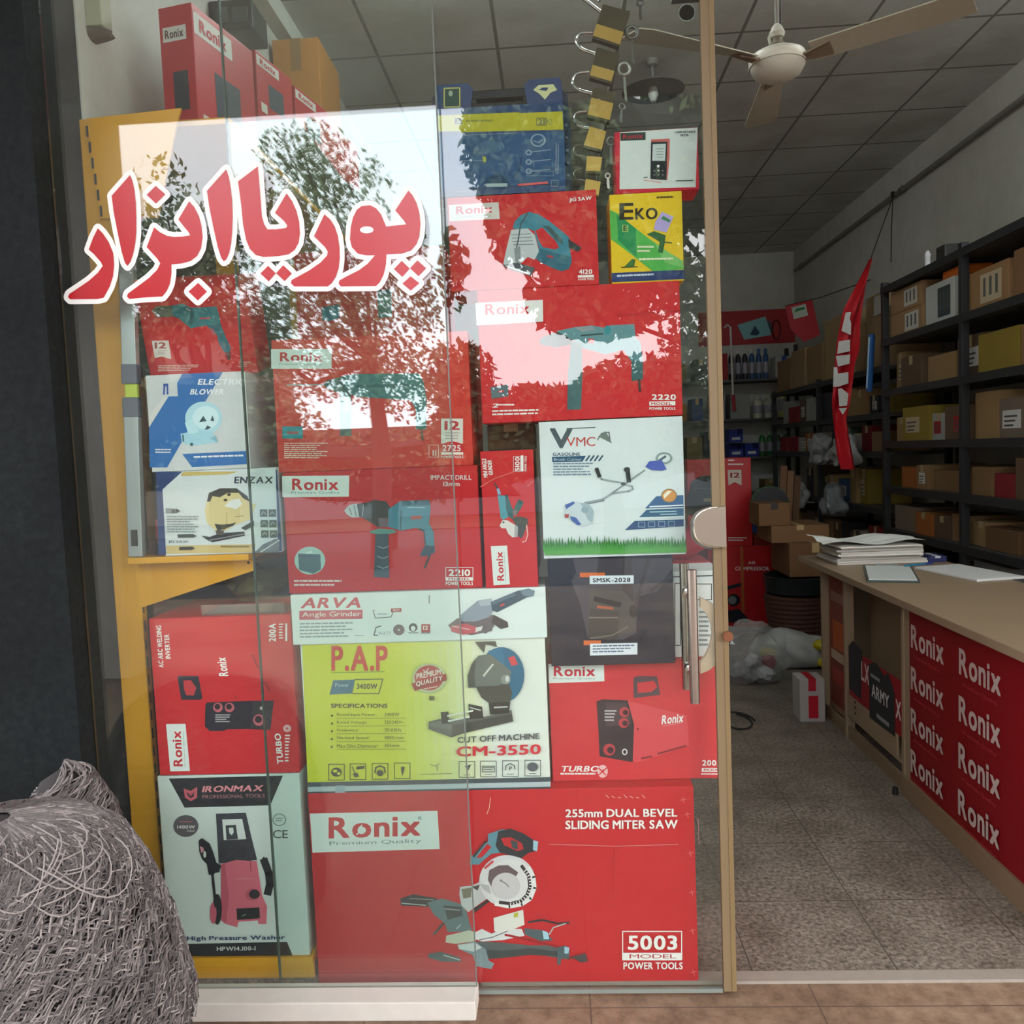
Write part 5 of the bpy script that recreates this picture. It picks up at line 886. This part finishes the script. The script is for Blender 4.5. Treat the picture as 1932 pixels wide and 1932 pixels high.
mb.add(V, F, M('dfe2dc', .7)); o = mb.build('loose_papers', loc=(1.63, 2.36, .908)); tag(o, 'crumpled white papers lying on top of the catalogue pile', 'papers')
t2 = empty('clipboard', (1.57, 1.86, .8005), math.radians(-18)); tag(t2, 'dark clipboard with papers lying on the counter', 'clipboard'); mb = MB(); mb.box(-.11, .11, -.26, .26, 0, .008, M('3c4a48', .4), .002); mb.build('board', t2); mb = MB(); mb.box(-.1, .1, -.24, .2, .0082, .013, M('c9cfcc', .6)); mb.build('paper', t2); mb = MB(); mb.box(-.05, .05, .2, .24, .0082, .018, M('7c8684', .3, .9), .002); mb.build('clip', t2)
t2 = empty('notebook', (1.9, 1.8, .8005), math.radians(12)); tag(t2, 'open white notebook beside the clipboard', 'notebook'); mb = MB(); mb.box(-.12, .12, -.22, .22, 0, .012, M('d4d6d4', .6), .003); mb.build('pages', t2)
t2 = empty('pen', (1.76, 2.02, .813), math.radians(-70)); tag(t2, 'blue pen lying across the notebook', 'pen'); mb = MB(); mb.tube([(0, -.07, .005), (0, .055, .005)], .0045, M('2a7fa8', .3), 8); mb.build('barrel', t2); mb = MB(); mb.tube([(0, .0551, .005), (0, .1, .005)], .0048, M('2a3f9a', .3), 8); mb.build('cap', t2)
plain('carton', 'small navy and white box behind the pile of catalogues', 1.9, 1.99, 2.2, 2.34, .8, .83, '2a3060', cat='box', tape='c9cdd4')
# ------------------------------------------------------------------ racks: posts, shelves, and what stands on them
RK = M('2c2e30', .5, .2); RKS = M('4a4a48', .55)
def rack(name, label, x0, x1, y0, y1, zs, posts, top):
    r_ = empty(name, ((x0+x1)/2, (y0+y1)/2, FZ)); tag(r_, label, 'rack'); ox, oy = (x0+x1)/2, (y0+y1)/2
    for (px_, py_) in posts:
        mb = MB(); mb.box(px_-.02-ox, px_+.02-ox, py_-.02-oy, py_+.02-oy, 0, top-FZ, RK, .002); mb.build('post', r_)
    for z in zs:
        mb = MB(); mb.box(x0-ox, x1-ox, y0-oy, y1-oy, z-.025-FZ, z-FZ, RKS, .002); mb.box(x0-.002-ox, x0+.012-ox, y0-oy, y1-oy, z-.04-FZ, z+.004-FZ, RK); mb.build('shelf', r_)
    return r_
ZA = [.12, .48, .84, 1.12, 1.42, 1.76, 2.09, 2.435]
rack('storage_rack', 'dark steel rack of cartons along the right wall, nearest the doorway', 2.2, 2.72, 1.35, 3.6, ZA, [(2.22, 1.37), (2.7, 1.37), (2.22, 2.5), (2.7, 2.5), (2.22, 3.58), (2.7, 3.58)], 2.47)
ZB = [.12, .55, .95, 1.35, 1.62, 1.94]
rack('storage_rack', 'dark steel rack deeper along the right wall, behind the red pennant', 2.26, 2.72, 3.72, 6.7, ZB, [(2.28, 3.74), (2.7, 3.74), (2.28, 5.2), (2.7, 5.2), (2.28, 6.68), (2.7, 6.68)], 1.97)
ZC = [.45, .9, 1.3, 1.72, 2.15]
rack('storage_rack', 'dark wooden rack against the back wall', 1.05, 2.68, 7.2, 7.6, ZC, [(1.07, 7.22), (1.07, 7.58), (2.66, 7.22), (2.66, 7.58)], 2.5)
rr = random.Random(21)
ordn = ['first', 'second', 'third', 'fourth', 'fifth', 'sixth', 'seventh', 'eighth', 'ninth', 'tenth', 'eleventh', 'twelfth', 'thirteenth', 'fourteenth', 'fifteenth', 'sixteenth', 'seventeenth', 'eighteenth', 'nineteenth', 'twentieth']
CB = [('7c6040', 'brown'), ('8a6c48', 'light brown'), ('654a30', 'dark brown'), ('947850', 'tan'), ('5c4836', 'dull brown'), ('75685a', 'grey brown')]
OT = [('9a9c98', 'white'), ('7c1c22', 'red'), ('2c4c70', 'blue'), ('8a762e', 'yellow'), ('2c2e32', 'black'), ('3a3c40', 'black'), ('9a5a28', 'orange'), ('3c4e3c', 'green')]
def fill(where, zs, names, x0, xd, y0, y1, hmax, seed, other, wr=(.16, .42), sk=.0):
    rr = random.Random(seed)
    for si, z in enumerate(zs):
        y = y0; k = 0
        while y < y1-.09:
            w_ = min(rr.uniform(*wr), y1-y); h_ = hmax[si]*rr.uniform(.55, .97); d_ = rr.uniform(.22, xd); col, cn = (rr.choice(OT) if rr.random() < other[si] else rr.choice(CB)); inset = rr.uniform(.005, .05)
            if w_ > .08 and rr.random() > sk:
                b = plain('carton', '%s carton on the %s shelf of %s, %s from the %s' % (cn, names[si], where, ordn[k], 'doorway'), x0+inset, x0+inset+d_, y+.006, y+w_-.008, z+.0005, z+h_, col, cat='carton', group='cartons on %s' % where, tape=('a8946c' if rr.random() < .7 else False))
                if rr.random() < .3:
                    mb = MB(); wl = w_*.5; hl = h_*.45; c_ = rr.choice(['cfd0cc', 'c4c0b4', 'b8a88c', '9a2a2a', '5a6a80']); x_ = -d_/2-.001; yo = rr.uniform(-.15, .15)*w_
                    mb.add([(x_, yo+wl/2, h_*.25), (x_, yo-wl/2, h_*.25), (x_, yo-wl/2, h_*.25+hl), (x_, yo+wl/2, h_*.25+hl)], [[0, 1, 2, 3]], ink(c_))
                    for q_ in range(3): mb.add([(x_-.0006, yo+wl*.4, h_*.3+hl*.25*q_), (x_-.0006, yo-wl*(.1+.1*q_), h_*.3+hl*.25*q_), (x_-.0006, yo-wl*(.1+.1*q_), h_*.3+hl*.25*q_+hl*.1), (x_-.0006, yo+wl*.4, h_*.3+hl*.25*q_+hl*.1)], [[0, 1, 2, 3]], ink('4a4a4c'))
                    mb.build('printed_label', b)
                k += 1
            y += w_
NA = ['eighth', 'seventh', 'sixth', 'fifth', 'fourth', 'third', 'second', 'top']
fill('the near right rack', ZA[:6]+[], NA[:6], 2.243, .38, 1.42, 3.55, [.29, .29, .2, .22, .27, .26], 3, [.35, .35, .45, .45, .25, .15])
# second shelf from the top: pairs of cartons with white printing, a white carton, an orange packet
for k, (y0, y1, z0, z1, c_, lb, pc) in enumerate(((3.06, 3.54, 2.0905, 2.245, '9c7c58', 'lower of two brown cartons with white printing under the top rail', 'c9c8c0'), (3.08, 3.54, 2.2465, 2.39, '9c7c58', 'upper of two brown cartons with white printing under the top rail', 'c9c8c0'), (2.66, 3.02, 2.0905, 2.33, 'b9bcb8', 'white carton with a dark tool picture under the top rail', '3a4448'), (2.1, 2.6, 2.0905, 2.3, '8f6f4a', 'brown carton right of the white carton under the top rail', 'b8a88c'), (1.45, 2.05, 2.0905, 2.32, '7c5c3c', 'dark brown carton nearest the doorway under the top rail', 'b8a88c'))):
    b = plain('carton', lb, 2.243, 2.633, y0, y1, z0, z1, c_, cat='carton', group='cartons on the near right rack', tape=False); w_ = y1-y0; h_ = z1-z0; mb = MB(); x_ = -.1956
    mb.add([(x_, .02, h_*.15), (x_, -w_*.38, h_*.15), (x_, -w_*.38, h_*.85), (x_, .02, h_*.85)], [[0, 1, 2, 3]], ink(pc))
    for q_ in range(3): mb.add([(x_-.0006, -.01-q_*w_*.12, h_*.3), (x_-.0006, -w_*.07-q_*w_*.12, h_*.3), (x_-.0006, -w_*.07-q_*w_*.12, h_*.75), (x_-.0006, -.01-q_*w_*.12, h_*.75)], [[0, 1, 2, 3]], ink('5a5c5a'))
    mb.build('printed_label', b)
t = empty('power_tool', (2.45, 3.3, 2.4355)); tag(t, 'grey bench tool with a handle standing on top of the near right rack', 'tool'); mb = MB(); mb.box(-.1, .1, -.2, .12, 0, .025, M('6a6a66', .5), .004); mb.build('base_plate', t); mb = MB(); mb.box(-.05, .05, -.18, -.06, .025, .17, M('3a3a38', .5), .01); mb.build('motor', t); mb = MB(); mb.tube([(0, -.12, .16), (0, 0, .13), (0, .12, .03)], .012, M('4a4a48', .5), 8); mb.build('handle', t)
t = empty('wood_block', (2.35, 3.78, 1.97)); t.location = (2.34, 3.5, 2.4355); tag(t, 'short wooden offcut on the far end of the near right rack', 'wood'); mb = MB(); mb.box(-.08, .06, -.04, .03, 0, .03, M('8a6c48', .6), .003); mb.build('offcut', t)
t = empty('sprayer', (2.235, 2.97, 2.4355)); tag(t, 'small white fitting standing on the edge of the top rail', 'fitting'); mb = MB(); mb.lathe([(0, 0), (.018, 0), (.016, .06), (.02, .075), (.008, .1), (0, .1)], M('c9ccd0', .3), n=14); mb.build('fitting_body', t, smooth=True)
t = empty('tool_packet', (2.205, 2.72, 2.0905)); t.location = (2.31, 2.72, 2.3312); tag(t, 'orange packet lying on the white carton under the top rail', 'packet'); mb = MB(); mb.box(-.05, .12, -.12, .12, 0, .05, M('d0651a', .45), .012); mb.build('packet_body', t)
# deeper right rack
NB = ['sixth', 'fifth', 'fourth', 'third', 'second']
fill('the far right rack', ZB[:5], NB, 2.303, .33, 3.8, 6.6, [.32, .3, .3, .2, .24], 8, [.6, .6, .6, .55, .5], (.14, .34), .15)
for k, (y0, y1, z1, c_, lb) in enumerate(((3.78, 4.15, 2.46, '9a8060', 'tall brown carton on top of the far right rack, nearest the doorway'), (4.2, 4.38, 2.3, '8a7050', 'narrow brown carton on top of the far right rack beside the tall one'), (4.42, 5.1, 2.44, 'a08864', 'big tan carton on top of the far right rack behind the pennant'), (5.16, 5.6, 2.28, '8f7450', 'brown carton fourth along the top of the far right rack'), (5.66, 6.1, 2.3, '9a8060', 'brown carton fifth along the top of the far right rack'), (6.15, 6.62, 2.26, '84694a', 'brown carton at the far end of the top of the far right rack'))):
    plain('cardboard_box', lb, 2.303, 2.675, y0, y1, 1.9405, z1, c_, group='big cartons on top of the far right rack')
mb = MB(); p = PX(1644, 575, 2.24); mb.box(2.296, 2.3028, 3.8, 3.98, 2.31, 2.44, M('b9bab6', .6)); tag(mb.build('paper_notice'), 'white paper notice stuck on the tall brown carton', 'notice')
def bag(lb, c, r, col, seed, cat='plastic bag', extra=None):
    t = empty('plastic_bag', c); tag(t, lb, cat, None); mb = MB(); mb.blob((0, 0, r[2]*.9), r, M(col, .35, 0, .25, 25, .5), .3, 4, seed, .9); mb.build('bag_body', t, smooth=True)
    mb = MB(); mb.lathe([(.012, r[2]*1.7), (.03, r[2]*1.95), (.05, r[2]*2.15), (.045, r[2]*2.15), (.02, r[2]*1.9), (.012, r[2]*1.7)], M(col, .35, 0, .25, 25), n=9); mb.build('bag_neck', t); return t
rb = random.Random(4)
for k, (Y, z, col, cn) in enumerate(((4.25, 1.3505, '9a9c9c', 'grey'), (4.8, 1.3505, '8f9294', 'pale grey'), (5.5, .9505, 'a4a6a4', 'white'), (4.5, .9505, '7f8488', 'blue grey'), (4.0, .5505, 'a8987c', 'beige'))):
    bag('%s plastic bag at the far right rack, %s' % (cn, ('top one nearest the pennant', 'second along the top', 'far one in the middle row', 'near one in the middle row', 'lowest one by the counter')[k]), (2.165, Y, z-.1), (.09, .13, .12), col, 30+k)
# back rack goods
def bottle(lb, x, y, z, r, h, col, cap, grp):
    t = empty('bottle', (x, y, z)); tag(t, lb, 'bottle', grp); mb = MB(); mb.lathe([(0, 0), (r*.95, 0), (r, .01), (r, h*.72), (r*.75, h*.8), (r*.45, h*.84), (r*.45, h*.86), (0, h*.86)], M(col, .3), n=16); mb.build('bottle_body', t, smooth=True)
    mb = MB(); mb.lathe([(0, h*.861), (r*.6, h*.861), (r*.6, h), (0, h)], M(cap, .4), n=14); mb.build('cap', t)
    mb = MB(); mb.lathe([(r+.0006, h*.2), (r+.0012, h*.21), (r+.0012, h*.55), (r+.0006, h*.56)], M('8f8c98', .4), n=16); mb.build('bottle_label', t)
for k in range(6): bottle('%s of six on the back rack top shelf' % ('dark bottle with white cap, first', 'dark bottle with white cap, second', 'dark bottle with white cap, third', 'blue bottle, fourth', 'blue bottle, fifth', 'blue bottle, sixth')[k], 1.98+.075*k, 7.3, 2.1505, .03, .33, '24222e' if k < 3 else '2a4a7a', 'c9c6c0' if k < 4 else '3a5a8a', 'tall bottles on the back rack')
b = plain('carton', 'small white and blue carton with a tool picture on the back rack top shelf', 2.44, 2.63, 7.22, 7.45, 2.1505, 2.38, 'a9aca8', cat='carton', tape='2a50a0')
plain('carton', 'grey flat carton on the back rack, left of the white bottles', 1.95, 2.16, 7.24, 7.5, 1.7205, 2.0, '8a8a86', cat='carton', tape=False)
for k in range(3): bottle(('large white bottle, left one of the pair on the back rack', 'large white bottle, right one of the pair on the back rack', 'pale yellow-green bottle beside the white pair on the back rack')[k], 2.26+.12*k+.03*(k == 2), 7.3, 1.7205, .052 if k < 2 else .045, .25 if k < 2 else .36, 'b9b8a8' if k < 2 else 'b4b86a', 'a8a898', 'large bottles on the back rack')
for k in range(3):
    t = empty('storage_bin', (2.02+.012*k, 7.36, 1.3005) if k < 2 else (2.0, 7.36, 1.3005)); t.location = ((2.0, 7.36, 1.3005), (2.0, 7.36, 1.4605), (2.17, 7.36, 1.3005))[k]
    tag(t, ('blue open-front bin on the back rack, lower of two', 'blue open-front bin on the back rack, upper of two', 'blue open-front bin on the back rack beside the green bottles')[k], 'bin', 'blue bins on the back rack')
    mb = MB(); bl = M('1f2f8a', .4); mb.box(-.075, .075, -.13, .13, 0, .008, bl); mb.box(-.075, -.068, -.13, .13, .008, .15, bl); mb.box(.068, .075, -.13, .13, .008, .15, bl); mb.box(-.068, .068, .122, .13, .008, .15, bl); mb.box(-.068, .068, -.13, -.122, .008, .085, bl); mb.build('bin_body', t); mb = MB(); mb.box(-.045, .045, -.1318, -.1301, .03, .06, M('c9ccd0', .5)); mb.build('bin_label', t)
for k in range(4): bottle('green bottle on the third back rack shelf, %s from the left' % ordn[k], 2.3+.085*k, 7.3, 1.3005, .036, .27, '2f6a3a' if k < 2 else '4a6a4a', '8a9a84', 'green bottles on the back rack')
names_c = iter(range(99))
for z, xs__, nm in ((1.3005, (1.1, 1.28, 1.46, 1.65), 'third'), (1.7205, (1.1, 1.3, 1.52, 1.74), 'second'), (2.1505, (1.1, 1.34, 1.56, 1.76), 'top'), (.9005, (1.1, 1.4, 1.7, 2.0, 2.3), 'fourth'), (.4505, (1.1, 1.45, 1.8, 2.15, 2.4), 'fifth')):
    for k, x in enumerate(xs__):
        i = next(names_c); col, cn = [('7c6a3a', 'olive brown'), ('8a8c8e', 'grey'), ('a8742a', 'amber'), ('3c4448', 'slate'), ('6c5440', 'brown'), ('2f4a7a', 'blue'), ('96282c', 'red')][(i*3+1) % 7]
        plain('carton', '%s carton on the back rack %s shelf, %s from the left' % (cn, nm, ordn[k]), x+.005, x+.13+.02*(i % 3), 7.24, 7.5, z, z+.14+.05*(i % 4), col, cat='carton', group='cartons on the back rack')
# posters on the back wall and the red sheet on the string
t = empty('wall_poster', (2.3, YB, 2.7)); tag(t, 'wide red tool poster on the back wall', 'poster'); pa = PY(1366, 588, YB); pb = PY(1512, 642, YB)
mb = MB(); mb.box(pa.x-2.3-.3, pb.x-2.3, -.006, -.001, pb.z-2.7-.02, pa.z-2.7, M('a81c24', .5)); mb.build('poster_sheet', t)
mb = MB(); mb.add([(x, -.0075, z) for x, z in ((.12, .12), (.22, .13), (.24, -.0), (.13, .0))], [[0, 1, 2, 3]], ink('4a5458')); mb.tube([(.28+.045*math.cos(a*.4), -.008, .03+.11*math.sin(a*.4)) for a in range(16)], .008, ink('4a1a20'), 5, True); mb.build('tool_picture', t)
t = empty('hanging_leaflet', (2.2, YB-.012, 2.65)); tag(t, 'pale blue leaflet hanging tilted in front of the red poster', 'leaflet'); q = [PY(x, y, YB-.012) for x, y in ((1391, 613), (1444, 597), (1455, 632), (1404, 641))]; mb = MB(); mb.extr([(p.x-2.2, p.z-2.65) for p in q], -.003, .003, M('7fb8bc', .4)); mb.build('sheet', t)
q = [PY(x, y, YB-.018) for x, y in ((1415, 632), (1424, 614), (1434, 628), (1428, 633))]; mb = MB(); mb.add([(p.x-2.2, -.0045, p.z-2.65) for p in q], [[0, 1, 2, 3]], ink('2f4a68')); mb.build('tool_picture', t)
t = empty('hanging_leaflet', (2.3, 6.3, 2.6)); tag(t, 'red leaflet with a white label hanging from the string', 'leaflet'); q = [PY(x, y, 6.3) for x, y in ((1481, 577), (1532, 565), (1547, 632), (1517, 645), (1492, 622))]; mb = MB(); mb.extr([(p.x-2.3, p.z-2.6) for p in q], -.003, .003, M('b8202a', .35)); mb.build('sheet', t)
q = [PY(x, y, 6.29) for x, y in ((1493, 580), (1520, 573), (1525, 595), (1498, 602))]; mb = MB(); mb.add([(p.x-2.3, -.006, p.z-2.6) for p in q], [[0, 1, 2, 3]], ink('c4d0c4')); q = [PY(x, y, 6.289) for x, y in ((1498, 590), (1503, 582), (1518, 579), (1519, 583), (1505, 587))]; mb.add([(p.x-2.3, -.007, p.z-2.6) for p in q], [list(range(5))], ink('2f7a4a')); mb.build('leaflet_label', t)
a_, b_ = PY(1481, 577, 6.3), PX(1642, 528, 2.24); mb = MB(); mb.tube([a_, a_.lerp(b_, .5)-Vector((0, 0, .02)), b_], .004, M('3a3834', .8), 6); tag(mb.build('string'), 'dark string stretched from the leaflet to the red pennant', 'string')
t = empty('cane', (1.9, 7.187, FZ)); p0, p1 = PY(1372, 618, 7.187), PY(1383, 745, 7.187); tag(t, 'white hooked cane hanging in front of the back rack', 'cane'); mb = MB(); mb.tube([p0+Vector((-.03, 0, .0))-Vector(t.location), p0+Vector((0, 0, .03))-Vector(t.location), p0+Vector((.035, 0, .0))-Vector(t.location), p1-Vector(t.location)], .012, M('c9c4c0', .4), 8); mb.build('cane_stick', t); mb = MB(); mb.tube([p1-Vector(t.location), p1-Vector((-.01, 0, .18))-Vector(t.location)], .018, M('a01c28', .4), 8); mb.build('cane_tip', t)
# pipe, pennant
mb = MB(); pz = 3.36; mb.tube([(XR-.03, .2, pz), (XR-.03, 7.55, pz)], .018, M('7e7c74', .5), 10)
for y in (4.6, 7.3): mb.lathe([(0, 0), (.026, 0), (.026, .04), (0, .04)], M('6a6860', .5), (XR-.03, y, pz), 10, 'y')
tag(mb.build('pipe'), 'thin grey pipe along the right wall below the ceiling', 'pipe')
pt = Vector((XR-.05, 4.75, 3.36)); ft = PY(1643, 487, 3.85); t = empty('cord', pt); tag(t, 'dark cord tied to the pipe with a loose end, holding the pennant', 'cord'); mb = MB(); mb.tube([(0, 0, .02), (0, 0, -.02), ft-pt], .004, M('3a3a36', .8), 6); mb.build('tied_end', t); mb = MB(); mb.tube([(0, 0, 0), (-.01, .01, -.25), (-.012, .02, -.52)], .004, M('3a3a36', .8), 6); mb.build('loose_end', t); mb = MB(); mb.blob((0, 0, 0), (.02, .02, .025), M('2a2a28', .8), .2, 2, 3); mb.build('knot', t)
P6 = (1280, 450, .264)
def pn(x, y, Y=3.85): return PY(P6[0]+x*P6[2], P6[1]+y*P6[2], Y)
lf = [(1372,145),(1295,300),(1190,510),(1150,690),(1125,830),(1105,1010),(1086,1170),(1095,1290),(1112,1420),(1135,1560),(1165,1650)]; rt = [(1376,145),(1362,270),(1340,400),(1305,600),(1290,790),(1250,900),(1235,1010),(1215,1180),(1195,1290),(1215,1400),(1245,1520),(1275,1660)]
def at(L__, y):
    for (x0, y0), (x1, y1) in zip(L__, L__[1:]):
        if y0 <= y <= y1: return x0+(x1-x0)*(y-y0)/(y1-y0)
    return L__[-1][0]
t = empty('pennant', ft); tag(t, 'long red pennant with white marks hanging from the pipe', 'pennant'); V = []; F = []; NR = 30; NCc = 8
for side in (0, 1):
    for i in range(NR+1):
        y = 145+1505*i/NR
        for j in range(NCc+1):
            f = j/NCc; p = pn(at(lf, y)+(at(rt, y)-at(lf, y))*f, y); p = p-ft; p.y += .035*math.sin(f*7+i*.22)+.006*side; V.append(p)
n1 = (NR+1)*(NCc+1)
for s_ in (0, 1):
    for i in range(NR):
        for j in range(NCc):
            a0 = s_*n1+i*(NCc+1)+j; q = [a0, a0+1, a0+NCc+2, a0+NCc+1]; F.append(q if s_ else q[::-1])
mb = MB(); mb.add(V, F, M('c01a26', .6, 0, .08)); mb.build('cloth', t, smooth=True)
mb = MB()
for j, q in enumerate((((1195,530),(1235,525),(1225,570),(1235,610),(1232,690),(1165,660)), ((1145,735),(1228,722),(1226,805),(1135,825)), ((1125,840),(1228,828),(1222,895),(1140,915)), ((1110,920),(1135,920),(1140,965),(1215,955),(1215,1035),(1140,1060),(1105,1060)), ((1140,1075),(1165,1070),(1215,1110),(1205,1195),(1150,1200)), ((1145,1215),(1205,1210),(1175,1260)))):
    mb.add([pn(x, y, 3.8)-ft for x, y in q], [list(range(len(q)))], ink('c9c8c4'))
mb.build('white_marks', t)
p0, p1 = PX(1651, 628, 2.2), PX(1646, 737, 2.2); t = empty('blister_pack', p0); tag(t, 'long blue rod pack hanging at the corner post of the near right rack', 'pack'); mb = MB(); mb.tube([(0, .06, 0), Vector((0, .06, 0))+p1-p0], .022, M('2a5a94', .2), 10); mb.build('rod', t); mb = MB(); mb.tube([(-.02, .05, -.02), Vector((-.02, .05, .02))+p1-p0], .006, M('9fc4e0', .2), 6); mb.build('bright_edge', t)
# ------------------------------------------------------------------ goods standing on the shop floor
def redbox(lb, x0, x1, y0, y1, z0, z1):
    mb = MB(); mb.box(-(x1-x0)/2, (x1-x0)/2, 0, y1-y0, 0, z1-z0, M('b41a20', .4, 0, .06, 5), .004); mb.box(-.012, .012, -.0006, y1-y0, .02, z1-z0+.0008, M('a85a30', .3)); o = mb.build('tool_carton'); o.matrix_basis = Matrix.Translation(((x0+x1)/2, y0, z0)); tag(o, lb, 'tool box', 'big red cartons on the shop floor'); return o
o = redbox('big red air compressor carton standing on the shop floor', 1.2, 1.745, 4.62, 5.1, FZ, .623)
a = Art(o, (1280, 900, .264)); a.T('e0d4d0','AIR',498,602,552,622).T('e0d4d0','COMPRESSOR',405,640,648,668).done('product_text')
a = Art(o, (1280, 900, .264)); a.E('20242a',395,880,45,45).E('7a8084',385,880,30,30).L('20242a',26,330,800,440,770).P('26262e',340,960,430,940,490,1000,500,1040,340,1040).done('tool_picture')
o = redbox('red air compressor carton with the number 12 on top of the other one', 1.055, 1.565, 4.64, 5.1, .6245, 1.335)
a = Art(o, (1280, 450, .264)); a.Wd('e0d4d0',355,1580,400,1602,1).Wd('e0d4d0',355,1608,465,1632,1).P('c9c0b0',352,1655,450,1652,452,1765,402,1740,358,1765).T('8a2028','12',370,1672,438,1710).done('brand_label')
a = Art(o, (1280, 450, .264)); a.P('232a2c',60,1860,90,1740,150,1700,260,1690,280,1960,60,1980).L('4a5456',8,90,1750,180,1700,270,1700).L('4a5456',8,110,1790,270,1780).R('8a8458',180,1858,255,1882,-.05).done('tool_picture')
a = Art(o, (1280, 900, .264)); a.Wd('e0d4d0',355,430,490,465,2).done('product_text')
plain('carton', 'flat red packet with white print on the big red carton', 1.58, 1.74, 4.65, 4.9, .6235, .70, '8a2a24', cat='carton', tape='c9b8a4')
# smaller cartons piled behind the counter end
plain('cardboard_box', 'brown carton at the bottom of the pile beyond the counter', 1.6, 1.96, 3.7, 4.2, .506, .74, '6c4c30', group='cartons beyond the counter')
plain('cardboard_box', 'open brown carton in the middle of the pile beyond the counter', 1.5, 1.9, 3.78, 4.2, .7405, .86, '7a5838', group='cartons beyond the counter')
plain('cardboard_box', 'small brown carton with dark tape on top of the pile beyond the counter', 1.42, 1.64, 3.8, 4.1, .8605, 1.02, '70502f', group='cartons beyond the counter', tape='2a2622')
for k in range(3): mb = MB(); x = 1.66+.06*k; mb.box(-.025, .025, -.012, .012, 0, 1.3-.04*k, M(('6a4a30', '75543a', '5c4028')[k], .7, 0, .15, 8), .002); o = mb.build('wooden_plank', loc=(x, 4.36+.02*k, .0)); o.location.z = FZ; o.rotation_euler = (math.radians(-4), math.radians(5), 0); tag(o, 'upright wooden plank beyond the counter, %s from the left' % ordn[k], 'plank', 'planks leaning beyond the counter')
t = empty('round_case', (1.63, 4.3, .97)); tag(t, 'dark round coil with a green edge hanging above the cartons', 'coil'); mb = MB(); mb.lathe([(.02, 0), (.14, 0), (.14, .08), (.02, .08), (.02, 0)], M('18191b', .4), n=28, axis='y'); mb.build('coil', t); mb = MB(); mb.lathe([(.1402, .02), (.146, .02), (.146, .06), (.1402, .06)], M('1f5a34', .5), n=28, axis='y'); mb.build('green_rim', t)
t = empty('wicker_basket', (1.68, 3.85, FZ)); tag(t, 'brown ribbed basket with a black tub on it beyond the counter', 'basket'); mb = MB(); pr_ = [(0, 0), (.17, 0)]
for k in range(24): pr_ += [(.172+.05*k/24+.004*(k % 2), .01+.39*k/24)]
mb.lathe(pr_+[(.2, .4), (0, .4)], M('4a2c22', .7), n=28); mb.build('basket_body', t)
t = empty('tub', (1.7, 3.85, .3705)); tag(t, 'low black tub standing in the ribbed basket', 'tub'); mb = MB(); mb.lathe([(0, 0), (.2, 0), (.235, .02), (.24, .1), (.25, .13), (.235, .135), (.22, .1), (.0, .1)], M('1b2022', .25), n=28); mb.build('tub_body', t, smooth=True)
t = empty('sack', (1.5, 3.35, FZ)); tag(t, 'white and yellow sack lying on the floor beyond the counter', 'sack'); mb = MB(); mb.blob((0, 0, .11), (.25, .14, .13), M('a8aaa6', .5, 0, .15, 14, .4), .14, 4, 12, .9); mb.build('sack_body', t, smooth=True)
for k, (x, z) in enumerate(((.17, .16), (.19, .05), (-.17, .12))): mb = MB(); mb.blob((x, -.1, z), (.055, .042, .035), M('b8a81f', .5), .1, 3, k); mb.build('yellow_print', t, smooth=True)
clear = glass_mat('thin_plastic', (.86, .88, .88), 1.45, .22)
t = empty('plastic_bag', (1.18, 3.02, FZ)); tag(t, 'clear plastic bag of crumpled packaging on the floor in the aisle', 'plastic bag'); mb = MB(); mb.blob((0, 0, .17), (.2, .15, .19), clear, .25, 4, 17, .88); mb.build('bag_film', t)
for k, (x, y, z, r, c_) in enumerate(((-.08, -.05, .09, .06, 'b4b4b8'), (.06, -.06, .07, .05, 'c9c9cc'), (.09, -.04, .13, .045, 'a03048'), (0, 0, .06, .06, '9a9aa0'), (-.02, -.06, .15, .04, 'c9c9cc'))): mb = MB(); mb.blob((x, y, z), (r, r, r*.9), M(c_, .4, 0, .2, 30), .4, 2, 40+k); mb.build('packaging', t)
t = plain('carton', 'small white and red box standing on the floor by the counter leg', 1.24, 1.37, 2.22, 2.36, FZ, .2, 'a8a4a0', cat='box', tape='b01a30'); mb = MB(); mb.box(-.02, .03, -.0712, -.0702, .02, .14, M('b4102a', .4)); mb.build('red_stripe', t)
mb = MB(); mb.tube([(.92+.09*math.cos(a*.33)*(1-.012*a), 2.25+.16*math.sin(a*.33)*(1-.012*a), FZ+.006) for a in range(24)], .0045, M('2a2826', .7), 6); tag(mb.build('cable'), 'loop of dark cable lying on the floor in the aisle', 'cable')
t = empty('floor_stop', (1.36, 1.28, FZ)); tag(t, 'small dark door stop on the floor at the counter corner', 'door stop'); mb = MB(); mb.lathe([(0, 0), (.012, 0), (.01, .03), (0, .032)], BLK, n=12); mb.build('stop', t)
# red power tool standing behind the door lock
t = empty('garden_tool', (.36, .28, 1.1055)); t.location = (.38, .38, 1.125); tag(t, 'dark red tool housing seen below the door lock', 'tool'); mb = MB(); mb.tube([(.09, 0, .10), (.05, 0, .05), (-.01, 0, .01), (-.06, 0, .0)], [.03, .045, .04, .02], M('8a1a28', .3), 14); mb.build('housing', t, smooth=True); mb = MB(); mb.tube([(-.05, 0, .01), (-.02, -.01, .06), (0, 0, .1)], .014, M('4a4a4c', .4), 8); mb.build('grip', t)
plain('carton', 'plain red carton carrying the dark red tool behind the door handle', .312, .446, .3, .46, .8645, 1.105, 'a02830', cat='carton', tape=False)
for o in list(COL.objects):
    if o.get('_k') is not None: del o['_k']
